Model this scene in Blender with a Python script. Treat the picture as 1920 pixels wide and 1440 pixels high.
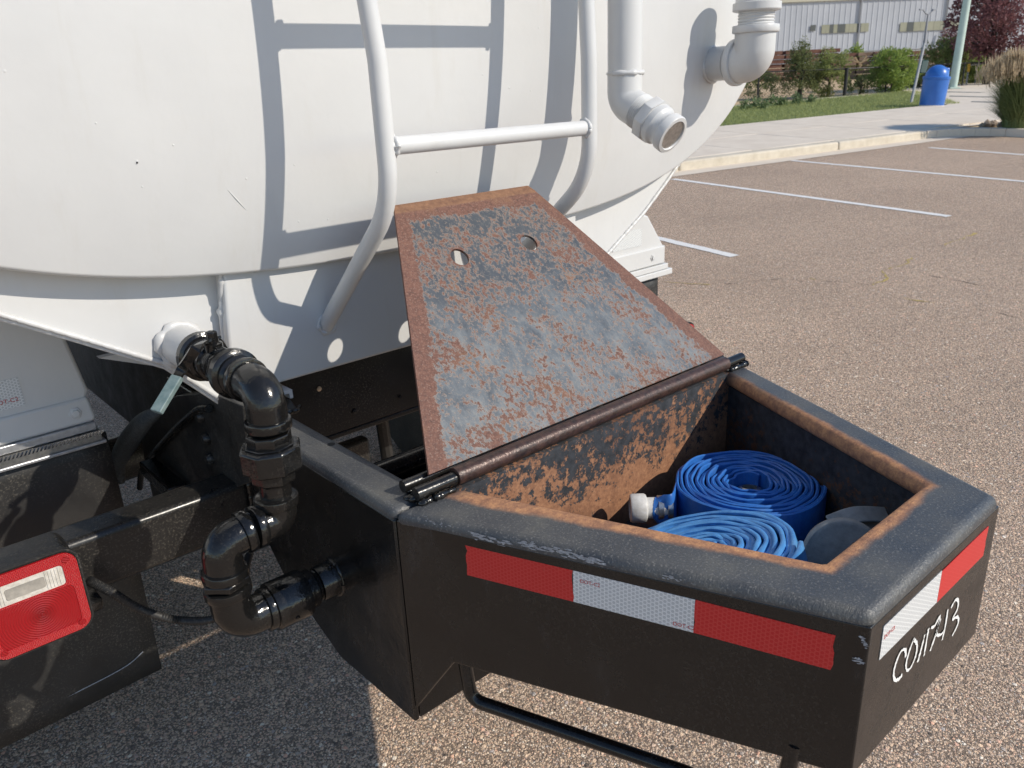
import bpy, bmesh, math, random
import numpy as np
from mathutils import Vector, Matrix
R = math.radians
random.seed(7); rng = np.random.default_rng(7)
for o in list(bpy.data.objects): bpy.data.objects.remove(o)
SC = bpy.context.scene
COL = SC.collection

# ------------------------------------------------------------------ camera
# world axes: X = across the truck, Y = forwards along the truck, Z = up, metres.
F = 1498.987; PITCH, ROLL, YAW = R(20.296), R(-2.6), R(40.787); CH = 1.57
cp, sp, cr, sr = math.cos(PITCH), math.sin(PITCH), math.cos(ROLL), math.sin(ROLL)
_f = np.array([0, cp, -sp]); _r = np.array([1, 0, 0.]); _u = np.array([0, sp, cp])
_r, _u = _r*cr+_u*sr, _u*cr-_r*sr
_M = np.array([[math.cos(YAW), math.sin(YAW), 0], [-math.sin(YAW), math.cos(YAW), 0], [0, 0, 1]])
FW, RT, UP = _M@_f, _M@_r, _M@_u
CAM = np.array([0, 0, CH])
cam = bpy.data.cameras.new('camera'); camo = bpy.data.objects.new('camera', cam); COL.objects.link(camo)
cam.sensor_width = 36; cam.lens = F/1920*36; cam.clip_start = .02; cam.clip_end = 600
camo.matrix_world = Matrix(((RT[0], UP[0], -FW[0], 0), (RT[1], UP[1], -FW[1], 0), (RT[2], UP[2], -FW[2], CH), (0, 0, 0, 1)))
cam.dof.use_dof = True; cam.dof.focus_distance = 1.25; cam.dof.aperture_fstop = 14
SC.camera = camo
try:
    cy = SC.cycles; cy.max_bounces = 6; cy.diffuse_bounces = 3; cy.glossy_bounces = 3; cy.transmission_bounces = 3
except Exception: pass

# ------------------------------------------------------------------ light
SUN = np.array([-.390, .727, -.565]); SUN /= np.linalg.norm(SUN)
w = bpy.data.worlds.new('World'); SC.world = w; w.use_nodes = True
nt = w.node_tree; bg = nt.nodes['Background']; sk = nt.nodes.new('ShaderNodeTexSky')
sk.sky_type = 'NISHITA'; sk.sun_disc = False
sk.sun_elevation = math.asin(-SUN[2]); sk.sun_rotation = math.atan2(-SUN[0], -SUN[1])
sk.air_density = 1.0; sk.dust_density = .35; sk.ozone_density = 1.0; sk.altitude = 1500
nt.links.new(sk.outputs[0], bg.inputs[0]); bg.inputs[1].default_value = .15
sun = bpy.data.lights.new('sun', 'SUN'); sun.energy = 3.8; sun.angle = R(.53); sun.color = (1, .92, .80)
suno = bpy.data.objects.new('sun', sun); COL.objects.link(suno)
suno.rotation_euler = Vector(SUN).to_track_quat('-Z', 'Y').to_euler()
SC.view_settings.view_transform = 'Standard'; SC.view_settings.look = 'None'
SC.view_settings.exposure = 0.15; SC.view_settings.gamma = 1

# ------------------------------------------------------------------ pixel -> place helpers
def ray(u, v): return FW+RT*(u-960)/F+UP*(720-v)/F
def PZ(u, v, z): r = ray(u, v); return CAM+r*((z-CH)/r[2])
def PY(u, v, y): r = ray(u, v); return CAM+r*(y/r[1])
def PX(u, v, x): r = ray(u, v); return CAM+r*(x/r[0])
def PP(u, v, p, n): r = ray(u, v); n = np.array(n, float); return CAM+r*(np.dot(np.array(p)-CAM, n)/r.dot(n))
def PD(u, v, d): r = ray(u, v); return CAM+r*(d/math.hypot(r[0], r[1]))
fh = FW.copy(); fh[2] = 0; fh /= np.linalg.norm(fh); rh = np.array([fh[1], -fh[0], 0])
G = fh*math.tan(R(2))+rh*math.tan(R(-.5))           # the car park rises gently away from the truck
GN = np.array([-G[0], -G[1], 1])
def GR(u, v): return PP(u, v, (0, 0, 0), GN)
def gz(x, y): return G[0]*x+G[1]*y
E1 = np.array([.985, -.174, 0]); E1 /= np.linalg.norm(E1); E2 = np.array([-E1[1], E1[0], 0])
def en(e, n, h=0):                                    # kerb frame: e along the kerb, n away from the lot
    p = E1*e+E2*n; p[2] = gz(p[0], p[1])+h; return p

# ------------------------------------------------------------------ mesh builder
def nrm(a): a = np.array(a, float); return a/np.linalg.norm(a)
class MB:
    def __init__(s): s.v = []; s.f = []
    def add(s, v, f):
        b = len(s.v); s.v += [tuple(map(float, p)) for p in v]; s.f += [tuple(b+i for i in q) for q in f]; return s
    def box(s, x0, x1, y0, y1, z0, z1):
        return s.add([(x0,y0,z0),(x1,y0,z0),(x1,y1,z0),(x0,y1,z0),(x0,y0,z1),(x1,y0,z1),(x1,y1,z1),(x0,y1,z1)],
                     [(3,2,1,0),(4,5,6,7),(0,1,5,4),(1,2,6,5),(2,3,7,6),(3,0,4,7)])
    def obox(s, c, ax, ay, az):                       # oriented box: centre and three half vectors
        c, ax, ay, az = map(lambda a: np.array(a, float), (c, ax, ay, az))
        P = [c+i*ax+j*ay+k*az for k in (-1,1) for j in (-1,1) for i in (-1,1)]
        return s.add(P, [(0,2,3,1),(4,5,7,6),(0,1,5,4),(1,3,7,5),(3,2,6,7),(2,0,4,6)])
    def prism(s, poly, vec):
        n = len(poly); P = [np.array(p, float) for p in poly]; vec = np.array(vec, float)
        nr = sum((np.cross(P[i]-P[0], P[(i+1)%n]-P[0]) for i in range(n)), np.zeros(3))
        if nr.dot(vec) > 0: P = P[::-1]
        Q = [p+vec for p in P]
        f = [tuple(range(n)), tuple(range(2*n-1, n-1, -1))]
        f += [(i, i+n, (i+1)%n+n, (i+1)%n) for i in range(n)]
        return s.add(P+Q, f)
    def tube(s, pts, r, seg=18, caps=True, closed=False):
        P = [np.array(p, float) for p in pts]; n = len(P)
        r = [r]*n if np.isscalar(r) else list(r)
        T = []
        for i in range(n):
            a = P[max(i-1, 0)]; b = P[min(i+1, n-1)]; T.append(nrm(b-a) if np.linalg.norm(b-a) > 1e-9 else T[-1])
        t0 = T[0]; ref = np.array([0, 0, 1.]) if abs(t0[2]) < .9 else np.array([1., 0, 0])
        N = nrm(np.cross(t0, ref)); V = []
        for i in range(n):
            N = nrm(N-T[i]*N.dot(T[i])); B = np.cross(T[i], N)
            for k in range(seg):
                a = 2*math.pi*k/seg; V.append(P[i]+r[i]*(N*math.cos(a)+B*math.sin(a)))
        f = [(i*seg+k, i*seg+(k+1)%seg, (i+1)*seg+(k+1)%seg, (i+1)*seg+k) for i in range(n-1) for k in range(seg)]
        if caps: f += [tuple(range(seg-1, -1, -1)), tuple(range((n-1)*seg, n*seg))]
        return s.add(V, f)
    def lathe(s, prof, o, ax, seg=32, phase=0.):      # prof: (radius, distance along the axis)
        o = np.array(o, float); ax = nrm(ax)
        ref = np.array([0, 0, 1.]) if abs(ax[2]) < .9 else np.array([1., 0, 0])
        N = nrm(np.cross(ax, ref)); B = np.cross(ax, N); V = []
        for (r, h) in prof:
            for k in range(seg):
                a = 2*math.pi*(k+phase)/seg; V.append(o+ax*h+max(r, 1e-5)*(N*math.cos(a)+B*math.sin(a)))
        n = len(prof)
        f = [(i*seg+k, i*seg+(k+1)%seg, (i+1)*seg+(k+1)%seg, (i+1)*seg+k) for i in range(n-1) for k in range(seg)]
        if prof[0][0] > 1e-4: f.append(tuple(range(seg-1, -1, -1)))
        if prof[-1][0] > 1e-4: f.append(tuple(range((n-1)*seg, n*seg)))
        return s.add(V, f)
    def mesh(s, smooth=35):
        me = bpy.data.meshes.new('m'); me.from_pydata(s.v, [], s.f); me.validate()
        bm = bmesh.new(); bm.from_mesh(me); bmesh.ops.recalc_face_normals(bm, faces=bm.faces); bm.to_mesh(me); bm.free()
        if smooth: me.shade_smooth(); me.set_sharp_from_angle(angle=R(smooth))
        return me
    def build(s, name, mat, parent=None, bevel=0, seg=2, smooth=35, loc=None):
        return link(name, s.mesh(smooth), mat, parent, bevel, seg)
def link(name, me, mat, parent=None, bevel=0, seg=2):
    me.name = name
    o = bpy.data.objects.new(name, me); COL.objects.link(o)
    if mat is not None:
        me.materials.clear(); me.materials.append(mat)
    if parent is not None:
        o.parent = parent; o.matrix_parent_inverse = wm(parent).inverted()
    if bevel:
        b = o.modifiers.new('bevel', 'BEVEL'); b.width = bevel; b.segments = seg; b.limit_method = 'ANGLE'; b.angle_limit = R(40)
    return o
def wm(o):                                            # world matrix without a depsgraph update
    return o.matrix_basis if o.parent is None else wm(o.parent)@o.matrix_parent_inverse@o.matrix_basis
def thing(name, label, cat, loc, group=None):
    o = bpy.data.objects.new(name, None); COL.objects.link(o); o.empty_display_size = .1
    o.location = tuple(map(float, loc)); return tag(o, label, cat, group)
def tag(o, label, cat, group=None):
    o['label'] = label; o['category'] = cat
    if group: o['group'] = group
    return o
def struct(o): o['kind'] = 'structure'; return o
def stuff(o): o['kind'] = 'stuff'; return o
def fillet(pts, r, n=8):
    P = [np.array(p, float) for p in pts]; out = [P[0]]
    for i in range(1, len(P)-1):
        a, b, c = P[i-1], P[i], P[i+1]; u, w_ = nrm(a-b), nrm(c-b)
        ang = math.acos(max(-1, min(1, u.dot(w_)))); t = min(r/math.tan(ang/2), .49*np.linalg.norm(a-b), .49*np.linalg.norm(c-b))
        rr = t*math.tan(ang/2); ctr = b+nrm(u+w_)*(rr/math.sin(ang/2))
        s0, s1 = b+u*t-ctr, b+w_*t-ctr; om = math.acos(max(-1, min(1, nrm(s0).dot(nrm(s1)))))
        for k in range(n+1):
            q = k/n; out.append(ctr+(s0*math.sin((1-q)*om)+s1*math.sin(q*om))/math.sin(om))
    out.append(P[-1]); return out
def flat(loops, thick, M, res=None):                  # plate with holes: 2D loops filled, extruded by thick, placed by matrix M
    cu = bpy.data.curves.new('c', 'CURVE'); cu.dimensions = '2D'; cu.fill_mode = 'BOTH'; cu.extrude = thick/2
    for L in loops:
        s = cu.splines.new('POLY'); s.points.add(len(L)-1); s.use_cyclic_u = True
        for p, q in zip(s.points, L): p.co = (q[0], q[1], 0, 1)
    o = bpy.data.objects.new('c', cu); COL.objects.link(o)
    dg = bpy.context.evaluated_depsgraph_get(); me = bpy.data.meshes.new_from_object(o.evaluated_get(dg))
    bpy.data.objects.remove(o); bpy.data.curves.remove(cu)
    if M is not None: me.transform(M)
    return me
def text_mesh(body, size, M, shear=0):
    cu = bpy.data.curves.new('t', 'FONT'); cu.body = body; cu.size = size; cu.shear = shear; cu.align_x = 'CENTER'; cu.align_y = 'CENTER'; cu.extrude = .0001
    o = bpy.data.objects.new('t', cu); COL.objects.link(o)
    dg = bpy.context.evaluated_depsgraph_get(); me = bpy.data.meshes.new_from_object(o.evaluated_get(dg))
    bpy.data.objects.remove(o); bpy.data.curves.remove(cu); me.transform(M); return me
def frame(o, x, y):                                   # matrix with the given origin, x axis and y axis
    o, x, y = np.array(o, float), nrm(x), np.array(y, float); y = nrm(y-x*y.dot(x)); z = np.cross(x, y)
    return Matrix([[x[i], y[i], z[i], o[i]] for i in range(3)]+[[0, 0, 0, 1]])

# ------------------------------------------------------------------ materials
def new(name, rough=.5, col=(.8,.8,.8), metal=0, spec=.5):
    m = bpy.data.materials.new(name); m.use_nodes = True; b = m.node_tree.nodes['Principled BSDF']
    b.inputs['Base Color'].default_value = (*col[:3], 1); b.inputs['Roughness'].default_value = rough
    b.inputs['Metallic'].default_value = metal; b.inputs['Specular IOR Level'].default_value = spec
    return m
class NT:
    def __init__(s, m): s.m = m; s.t = m.node_tree; s.b = s.t.nodes['Principled BSDF']
    def n(s, typ, ins=None, **kw):
        nd = s.t.nodes.new('ShaderNode'+typ)
        for k, v in kw.items(): setattr(nd, k, v)
        for k, v in (ins or {}).items(): s.set(nd.inputs[k], v)
        return nd
    def set(s, sock, v):
        if hasattr(v, 'is_linked') or isinstance(v, bpy.types.NodeSocket): s.t.links.new(v, sock)
        else: sock.default_value = v
    def obj(s): return s.n('TexCoord').outputs['Object']
    def pos(s): return s.n('NewGeometry').outputs['Position']
    def noise(s, vec, scale, detail=4, rough=.5, dist=0.):
        return s.n('TexNoise', {'Vector': vec, 'Scale': scale, 'Detail': detail, 'Roughness': rough, 'Distortion': dist}).outputs['Fac']
    def noisec(s, vec, scale, detail=4): return s.n('TexNoise', {'Vector': vec, 'Scale': scale, 'Detail': detail}).outputs['Color']
    def vor(s, vec, scale, feature='F1'): return s.n('TexVoronoi', {'Vector': vec, 'Scale': scale}, feature=feature)
    def ramp(s, fac, stops, interp='LINEAR'):
        nd = s.n('ValToRGB', {'Fac': fac}); cr_ = nd.color_ramp; cr_.interpolation = interp
        while len(cr_.elements) < len(stops): cr_.elements.new(.5)
        for e, (p, c) in zip(cr_.elements, stops):
            e.position = p; e.color = (*c, 1) if hasattr(c, '__len__') else (c, c, c, 1)
        return nd.outputs['Color']
    def step(s, fac, a, b): return s.n('MapRange', {'Value': fac, 'From Min': a, 'From Max': b}, interpolation_type='SMOOTHSTEP').outputs['Result']
    def mix(s, fac, a, b, mode='MIX'):
        nd = s.n('Mix', data_type='RGBA', blend_type=mode)
        s.set(nd.inputs[0], fac)
        for i, v in ((6, a), (7, b)):
            s.set(nd.inputs[i], v if not isinstance(v, tuple) or len(v) == 4 else (*v, 1))
        return nd.outputs[2]
    def math(s, op, a, b=0., c=0.):
        nd = s.n('Math', operation=op)
        for i, v in enumerate((a, b, c)): s.set(nd.inputs[i], v)
        return nd.outputs[0]
    def xyz(s, vec): return s.n('SeparateXYZ', {'Vector': vec}).outputs
    def mapv(s, vec, scale=(1,1,1), rot=(0,0,0), loc=(0,0,0)): return s.n('Mapping', {'Vector': vec, 'Scale': scale, 'Rotation': rot, 'Location': loc}).outputs[0]
    def bump(s, h, strength=.3, dist=.002, nrm_=None):
        ins = {'Height': h, 'Strength': strength, 'Distance': dist}
        if nrm_ is not None: ins['Normal'] = nrm_
        return s.n('Bump', ins).outputs[0]
    def col(s, v): s.set(s.b.inputs['Base Color'], v)
    def rough(s, v): s.set(s.b.inputs['Roughness'], v)
    def normal(s, v): s.set(s.b.inputs['Normal'], v)
M = {}
def m_white():
    m = new('white_paint', .38, (.8,.79,.76)); t = NT(m); p = t.pos()
    a = t.noise(p, 2.2, 5, .6); c = t.ramp(a, [(.3, (.56,.56,.555)), (.7, (.625,.625,.615))])
    d = t.step(t.noise(t.mapv(p, (1,1,.12)), 17, 5, .72), .52, .80)
    c = t.mix(t.math('MULTIPLY', d, .22), c, (.46,.42,.35)); t.col(c)
    t.rough(t.ramp(t.noise(p, 9, 3), [(.3, .3), (.7, .45)]))
    pim = t.step(t.vor(p, 17).outputs['Distance'], .055, .02)
    gate = t.step(t.noise(p, 5, 2), .55, .62)
    h = t.math('ADD', t.math('MULTIPLY', t.math('MULTIPLY', pim, gate), .5), t.math('MULTIPLY', t.noise(p, 60, 1), .25))
    h = t.math('ADD', h, t.math('MULTIPLY', t.noise(p, 3.5, 2), 3.0))
    t.normal(t.bump(h, .35, .003)); return m
def m_black(name, base=.012, r0=.12, r1=.35, bump=.25, dust=.0, scale=90, smear=.12):
    m = new(name, .25, (base,)*3); t = NT(m); p = t.pos()
    n1 = t.noise(p, 7, 5, .65); c = t.ramp(n1, [(.35, (base*.8, base*.8, base*.82)), (.7, (base*1.7, base*1.6, base*1.5))])
    if dust:
        dn = t.step(t.noise(p, 240, 3, .7), .52, .66); dl = t.step(t.noise(p, 6, 4, .6), .35, .65)
        c = t.mix(t.math('MULTIPLY', t.math('MULTIPLY', dn, dl), dust), c, (.16,.145,.12))
    sm = t.step(t.noise(t.mapv(p, (2.2,2.2,.8), (.4,.2,.5)), 9, 7, .72), .54, .78); c = t.mix(t.math('MULTIPLY', sm, smear), c, (.075,.075,.078))
    sc = t.step(t.noise(t.mapv(p, (1,1,6), (.3,.6,.2)), 60, 4, .8), .74, .8)
    c = t.mix(t.math('MULTIPLY', sc, .15), c, (.1,.1,.1)); t.col(c)
    t.rough(t.ramp(t.noise(p, 14, 5, .7), [(.3, r0), (.7, r1)]))
    h = t.math('ADD', t.math('MULTIPLY', t.noise(p, scale*3, 3), .3), t.noise(p, scale, 3, .6))
    t.normal(t.bump(h, bump, .0015)); return m
def m_rim():                                          # worn satin black with wrinkled paint; bare rust towards the inner edge
    m = new('worn_black_rim', .5, (.03,.03,.03)); t = NT(m); p = t.obj()
    x, y, z = t.xyz(p)[0], t.xyz(p)[1], t.xyz(p)[2]
    # distance to the trapezoid opening edge (object coordinates = world here)
    ax = t.math('ABSOLUTE', t.math('SUBTRACT', x, .966))
    side = t.math('MULTIPLY', t.math('SUBTRACT', ax, t.math('ADD', t.math('MULTIPLY', y, .430), -.0265)), .918)
    end = t.math('SUBTRACT', .392, y)
    dd = t.math('MAXIMUM', side, end)
    jag = t.math('ADD', dd, t.math('MULTIPLY', t.math('SUBTRACT', t.noise(p, 26, 5, .7), .5), .016))
    rust = t.math('MULTIPLY', t.step(t.math('ADD', jag, t.math('MULTIPLY', t.math('SUBTRACT', t.noise(p, 7, 3), .5), .03)), .026, .012), t.step(y, .90, .82))
    n = t.noise(p, 9, 5, .6)
    c = t.ramp(n, [(.3, (.038,.043,.052)), (.55, (.070,.072,.074)), (.75, (.12,.116,.102))])
    sp_ = t.step(t.noise(p, 300, 3), .55, .68); c = t.mix(t.math('MULTIPLY', sp_, .4), c, (.26,.25,.23))
    rc = t.ramp(t.noise(p, 60, 6, .75), [(.25, (.16,.08,.05)), (.45, (.32,.155,.085)), (.62, (.52,.26,.12)), (.8, (.58,.38,.23))])
    c = t.mix(rust, c, rc); t.col(c)
    t.rough(t.mix(rust, t.ramp(n, [(.3, .34), (.7, .52)]), (.8,.8,.8)))
    wv = t.noise(t.mapv(p, (1,3.2,1), (0,0,.6)), 130, 3, .5, 1.2)
    t.normal(t.bump(t.math('ADD', wv, t.math('MULTIPLY', t.noise(p, 330, 2), .7)), .5, .0018)); return m
def m_lid():
    m = new('rusted_lid_plate', .5); t = NT(m); p = t.obj(); X_ = t.xyz(p)
    st = t.mapv(p, (1, .82, 1), (0, 0, .75))
    wob = t.math('ADD', t.math('MULTIPLY', t.math('SUBTRACT', t.noise(p, 34, 6, .78), .5), .034), t.math('MULTIPLY', t.math('SUBTRACT', t.noise(p, 6, 2), .5), .040))
    hw = t.math('ADD', t.math('MULTIPLY', X_[1], LID_K), LID_W)
    ed = t.math('MINIMUM', t.math('SUBTRACT', hw, t.math('ABSOLUTE', X_[0])), t.math('SUBTRACT', LID_L-.010, X_[1]))
    ed = t.math('ADD', ed, wob)
    hole = None                                        # rust spreading from the two cut holes
    for hx, hy in LID_H:
        d = t.math('SQRT', t.math('ADD', t.math('POWER', t.math('SUBTRACT', X_[0], hx), 2.), t.math('POWER', t.math('SUBTRACT', X_[1], hy), 2.))); hole = d if hole is None else t.math('MINIMUM', hole, d)
    big = t.noise(p, 10, 5, .65); a = t.noise(st, 120, 8, .76, .1)
    f = t.math('ADD', a, t.math('MULTIPLY', t.math('SUBTRACT', big, .5), .62))
    f = t.math('ADD', f, t.math('MULTIPLY', t.step(t.math('ADD', X_[1], t.math('MULTIPLY', big, .15)), .17, .05), .045))
    f = t.math('ADD', f, t.math('MULTIPLY', t.step(ed, .042, .020), .36))
    f = t.math('ADD', f, t.math('MULTIPLY', t.step(hole, .030, .019), .12))
    dk = t.noise(t.mapv(p, (1, .6, 1), (0, 0, .75)), 26, 8, .75, .15)
    base = t.ramp(dk, [(.34, (.046,.057,.072)), (.5, (.098,.114,.130)), (.64, (.165,.177,.182))])
    base = t.mix(t.math('MULTIPLY', t.step(t.math('ADD', X_[1], t.math('MULTIPLY', t.math('SUBTRACT', t.noise(p, 9, 4, .6), .5), .42)), .16, .32), .75), base, (.034,.042,.054))
    spk = t.step(t.noise(st, 170, 4, .7), .54, .68); base = t.mix(t.math('MULTIPLY', spk, .36), base, (.24,.21,.175))
    pale = t.ramp(t.noise(p, 230, 3), [(.3, (.20,.165,.135)), (.7, (.29,.24,.20))])
    rust = t.ramp(t.noise(p, 150, 6, .78), [(.25, (.060,.028,.022)), (.5, (.135,.060,.042)), (.68, (.20,.095,.064)), (.85, (.27,.145,.10))])
    org = t.ramp(t.noise(p, 80, 6, .75), [(.3, (.12,.055,.03)), (.7, (.32,.17,.085))])
    rust = t.mix(t.math('MULTIPLY', t.step(t.noise(p, 12, 3), .54, .68), .4), rust, org)
    rust = t.mix(t.math('MULTIPLY', t.step(t.noise(p, 340, 2), .55, .68), .45), rust, (.30,.20,.16)); rust = t.mix(t.math('MULTIPLY', t.step(t.noise(p, 230, 3), .58, .70), .5), rust, (.06,.032,.026))
    top = t.step(X_[1], LID_L-.024, LID_L-.018); rust = t.mix(t.math('MULTIPLY', top, .7), rust, org)
    c = t.mix(t.math('MULTIPLY', t.step(f, .495, .535), .9), base, pale); c = t.mix(t.step(f, .535, .57), c, rust); t.col(c)
    t.rough(t.mix(t.step(f, .53, .6), (.45,.45,.45), (.75,.75,.75)))
    h = t.math('ADD', t.math('MULTIPLY', t.step(f, .53, .6), .6), t.math('MULTIPLY', t.noise(p, 300, 3), .5))
    t.normal(t.bump(h, .35, .0012)); return m
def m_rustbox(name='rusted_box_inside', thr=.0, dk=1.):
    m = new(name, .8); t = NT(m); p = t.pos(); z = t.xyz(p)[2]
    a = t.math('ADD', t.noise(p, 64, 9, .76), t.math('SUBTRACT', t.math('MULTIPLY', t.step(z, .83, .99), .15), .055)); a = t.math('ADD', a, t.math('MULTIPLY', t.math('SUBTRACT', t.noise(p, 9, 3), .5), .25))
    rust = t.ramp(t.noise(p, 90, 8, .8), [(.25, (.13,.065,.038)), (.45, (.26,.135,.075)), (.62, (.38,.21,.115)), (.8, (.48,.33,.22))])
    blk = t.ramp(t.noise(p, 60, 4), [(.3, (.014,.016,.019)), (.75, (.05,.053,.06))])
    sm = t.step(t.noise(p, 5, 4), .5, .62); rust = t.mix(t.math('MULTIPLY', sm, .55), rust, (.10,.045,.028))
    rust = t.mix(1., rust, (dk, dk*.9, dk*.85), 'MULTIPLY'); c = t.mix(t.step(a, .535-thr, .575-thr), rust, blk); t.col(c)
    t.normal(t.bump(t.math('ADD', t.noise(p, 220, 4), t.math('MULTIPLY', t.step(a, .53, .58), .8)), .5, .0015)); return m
def m_asphalt():
    m = new('asphalt', .9); t = NT(m); p0 = t.pos()
    p = t.n('VectorMath', {0: p0, 1: t.n('VectorMath', {0: t.noisec(p0, 90, 2), 'Scale': .006}, operation='SCALE').outputs[0]}, operation='ADD').outputs[0]
    v1 = t.vor(p, 74); v2 = t.vor(p, 175); v3 = t.vor(p, 360)
    c1, c2, c3 = (t.xyz(v.outputs['Color']) for v in (v1, v2, v3))
    A = [(.0, (.12,.10,.085)), (.10, (.32,.25,.20)), (.28, (.57,.43,.32)), (.5, (.69,.525,.385)), (.66, (.79,.59,.425)), (.78, (.42,.40,.395)), (.86, (.78,.46,.32)), (.94, (.84,.73,.585)), (1, (.90,.84,.74))]
    a, b, c = t.ramp(c1[0], A), t.ramp(c2[1], A), t.ramp(c3[2], A)
    e1 = t.step(v1.outputs['Distance'], .50, .40); e2 = t.step(v2.outputs['Distance'], .52, .42)
    big = t.math('MULTIPLY', t.step(c1[1], .70, .72), e1); mid = t.math('MULTIPLY', t.step(c2[0], .42, .44), e2)
    col = t.mix(1., c, (.92,.90,.88), 'MULTIPLY'); col = t.mix(mid, col, b); col = t.mix(big, col, a)
    gap = t.math('MULTIPLY', t.math('MULTIPLY', t.step(v2.outputs['Distance'], .48, .62), t.math('SUBTRACT', 1., big)), .78)
    col = t.mix(gap, col, (.10,.08,.065))
    lo = t.ramp(t.noise(p0, .55, 5, .6), [(.3, 1.0), (.7, 1.22)]); col = t.mix(1., col, lo, 'MULTIPLY')
    st = t.step(t.noise(p0, 1.1, 5, .65), .60, .74); col = t.mix(t.math('MULTIPLY', st, .30), col, (.20,.155,.13))
    col = t.mix(1., col, (1.03,.99,.945), 'MULTIPLY'); t.col(col)
    dome = lambda v, k: t.math('SUBTRACT', 1., t.math('POWER', t.math('MULTIPLY', v.outputs['Distance'], k), 2.))
    hh = t.math('ADD', t.math('MULTIPLY', t.math('MULTIPLY', dome(v1, 1.5), big), 1.3), t.math('MULTIPLY', t.math('MULTIPLY', dome(v2, 1.5), mid), .8))
    hh = t.math('ADD', hh, t.math('MULTIPLY', dome(v3, 1.2), .35))
    t.normal(t.bump(hh, .85, .005)); return m
def m_tape(name, base, line, sx):
    m = new(name, .35, base); t = NT(m); p = t.obj(); X_ = t.xyz(p)
    s = .0051; g = None
    for a in (0, 60, 120):
        d = t.math('ADD', t.math('MULTIPLY', X_[0], math.cos(R(a))/s), t.math('MULTIPLY', X_[1], math.sin(R(a))/s))
        l = t.math('ABSOLUTE', t.math('SUBTRACT', t.math('FRACT', d), .5)); g = l if g is None else t.math('MINIMUM', g, l)
    c = t.mix(t.step(g, .09, .03), base, line); c = t.mix(t.math('MULTIPLY', t.step(t.noise(p, 60, 4, .7), .6, .75), .2), c, (.2,.17,.15)); t.col(c)
    return m
def m_noise(name, lo, hi, scale=30, rough=.8, bump=.3, dist=.003, detail=5, metal=0):
    m = new(name, rough, metal=metal); t = NT(m); p = t.pos()
    t.col(t.ramp(t.noise(p, scale, detail, .65), [(.3, lo), (.72, hi)]))
    if bump: t.normal(t.bump(t.noise(p, scale*4, 4), bump, dist))
    return m
def m_leaf(name, lo, hi, trans=.3, scale=6):
    m = new(name, .55, spec=.3); t = NT(m); p = t.pos()
    t.col(t.mix(t.step(t.noise(p, scale*6, 2), .35, .7), lo, hi))
    m.node_tree.nodes['Principled BSDF'].inputs['Transmission Weight'].default_value = 0
    tr = t.n('BsdfTranslucent', {'Color': (*[min(1, c*1.3) for c in hi[:3]], 1)}); mx = t.n('MixShader', {0: trans})
    t.t.links.new(t.b.outputs[0], mx.inputs[1]); t.t.links.new(tr.outputs[0], mx.inputs[2])
    t.t.links.new(mx.outputs[0], t.t.nodes['Material Output'].inputs[0]); return m
def m_hose(name, lo, hi):
    m = new(name, .42, spec=.4); t = NT(m); p = t.pos()
    a = t.noise(p, 40, 5, .7); c = t.ramp(a, [(.3, lo), (.7, hi)])
    wv_ = t.step(t.noise(t.mapv(p, (1,1,.05)), 900, 1), .4, .6); c = t.mix(t.math('MULTIPLY', wv_, .16), c, (.10,.16,.24))
    d = t.step(t.noise(p, 130, 3, .7), .70, .76); c = t.mix(t.math('MULTIPLY', d, .6), c, (.02,.02,.022))
    c = t.mix(t.math('MULTIPLY', t.step(t.noise(p, 15, 4), .55, .7), .25), c, (.16,.25,.36)); t.col(c)
    t.normal(t.bump(t.noise(p, 60, 3), .3, .002)); return m
def m_lens(name, c, conc=None):
    m = new(name, .28, c); t = NT(m); p = t.obj(); X_ = t.xyz(p)
    if conc:
        r = t.math('SQRT', t.math('ADD', t.math('POWER', t.math('SUBTRACT', X_[0], conc[0]), 2), t.math('POWER', t.math('SUBTRACT', X_[1], conc[1]), 2)))
        h = t.math('SINE', t.math('MULTIPLY', r, 1600)); t.normal(t.bump(h, .45, .0007))
        t.col(t.mix(t.math('MULTIPLY', t.step(r, .026, .002), .55), (*c, 1), (c[0]*.45, c[1]*.4, c[2]*.4, 1)))
    else:
        q = t.math('ADD', t.math('SINE', t.math('MULTIPLY', X_[0], 2600)), t.math('SINE', t.math('MULTIPLY', X_[1], 2600))); t.normal(t.bump(q, .6, .0008))
    t.b.inputs['Coat Weight'].default_value = .15; t.b.inputs['Coat Roughness'].default_value = .05
    t.b.inputs['Subsurface Weight'].default_value = .3; t.b.inputs['Subsurface Radius'].default_value = (.02,.004,.004)
    return m

# lid geometry (needed by its material): hinged at the box, leaning forwards
LTH = R(44.5); LO = np.array([.98, .90, 1.035]); LV = np.array([0, math.cos(LTH), math.sin(LTH)]); LN = np.array([0, -math.sin(LTH), math.cos(LTH)])
def lidp(u, v): p = PP(u, v, LO, LN)-LO; return np.array([p[0], p.dot(LV)])
_tl, _tr, _bl, _br = lidp(729, 388), lidp(982, 348), lidp(800, 887), lidp(1353, 660)
LID_L = float((_tl[1]+_tr[1])/2); LID_W = float((_br[0]-_bl[0])/2); LID_T = float((_tr[0]-_tl[0])/2); LID_K = (LID_T-LID_W)/LID_L
LID_H = [tuple(map(float, lidp(862,485))), tuple(map(float, lidp(990,455)))]

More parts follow.
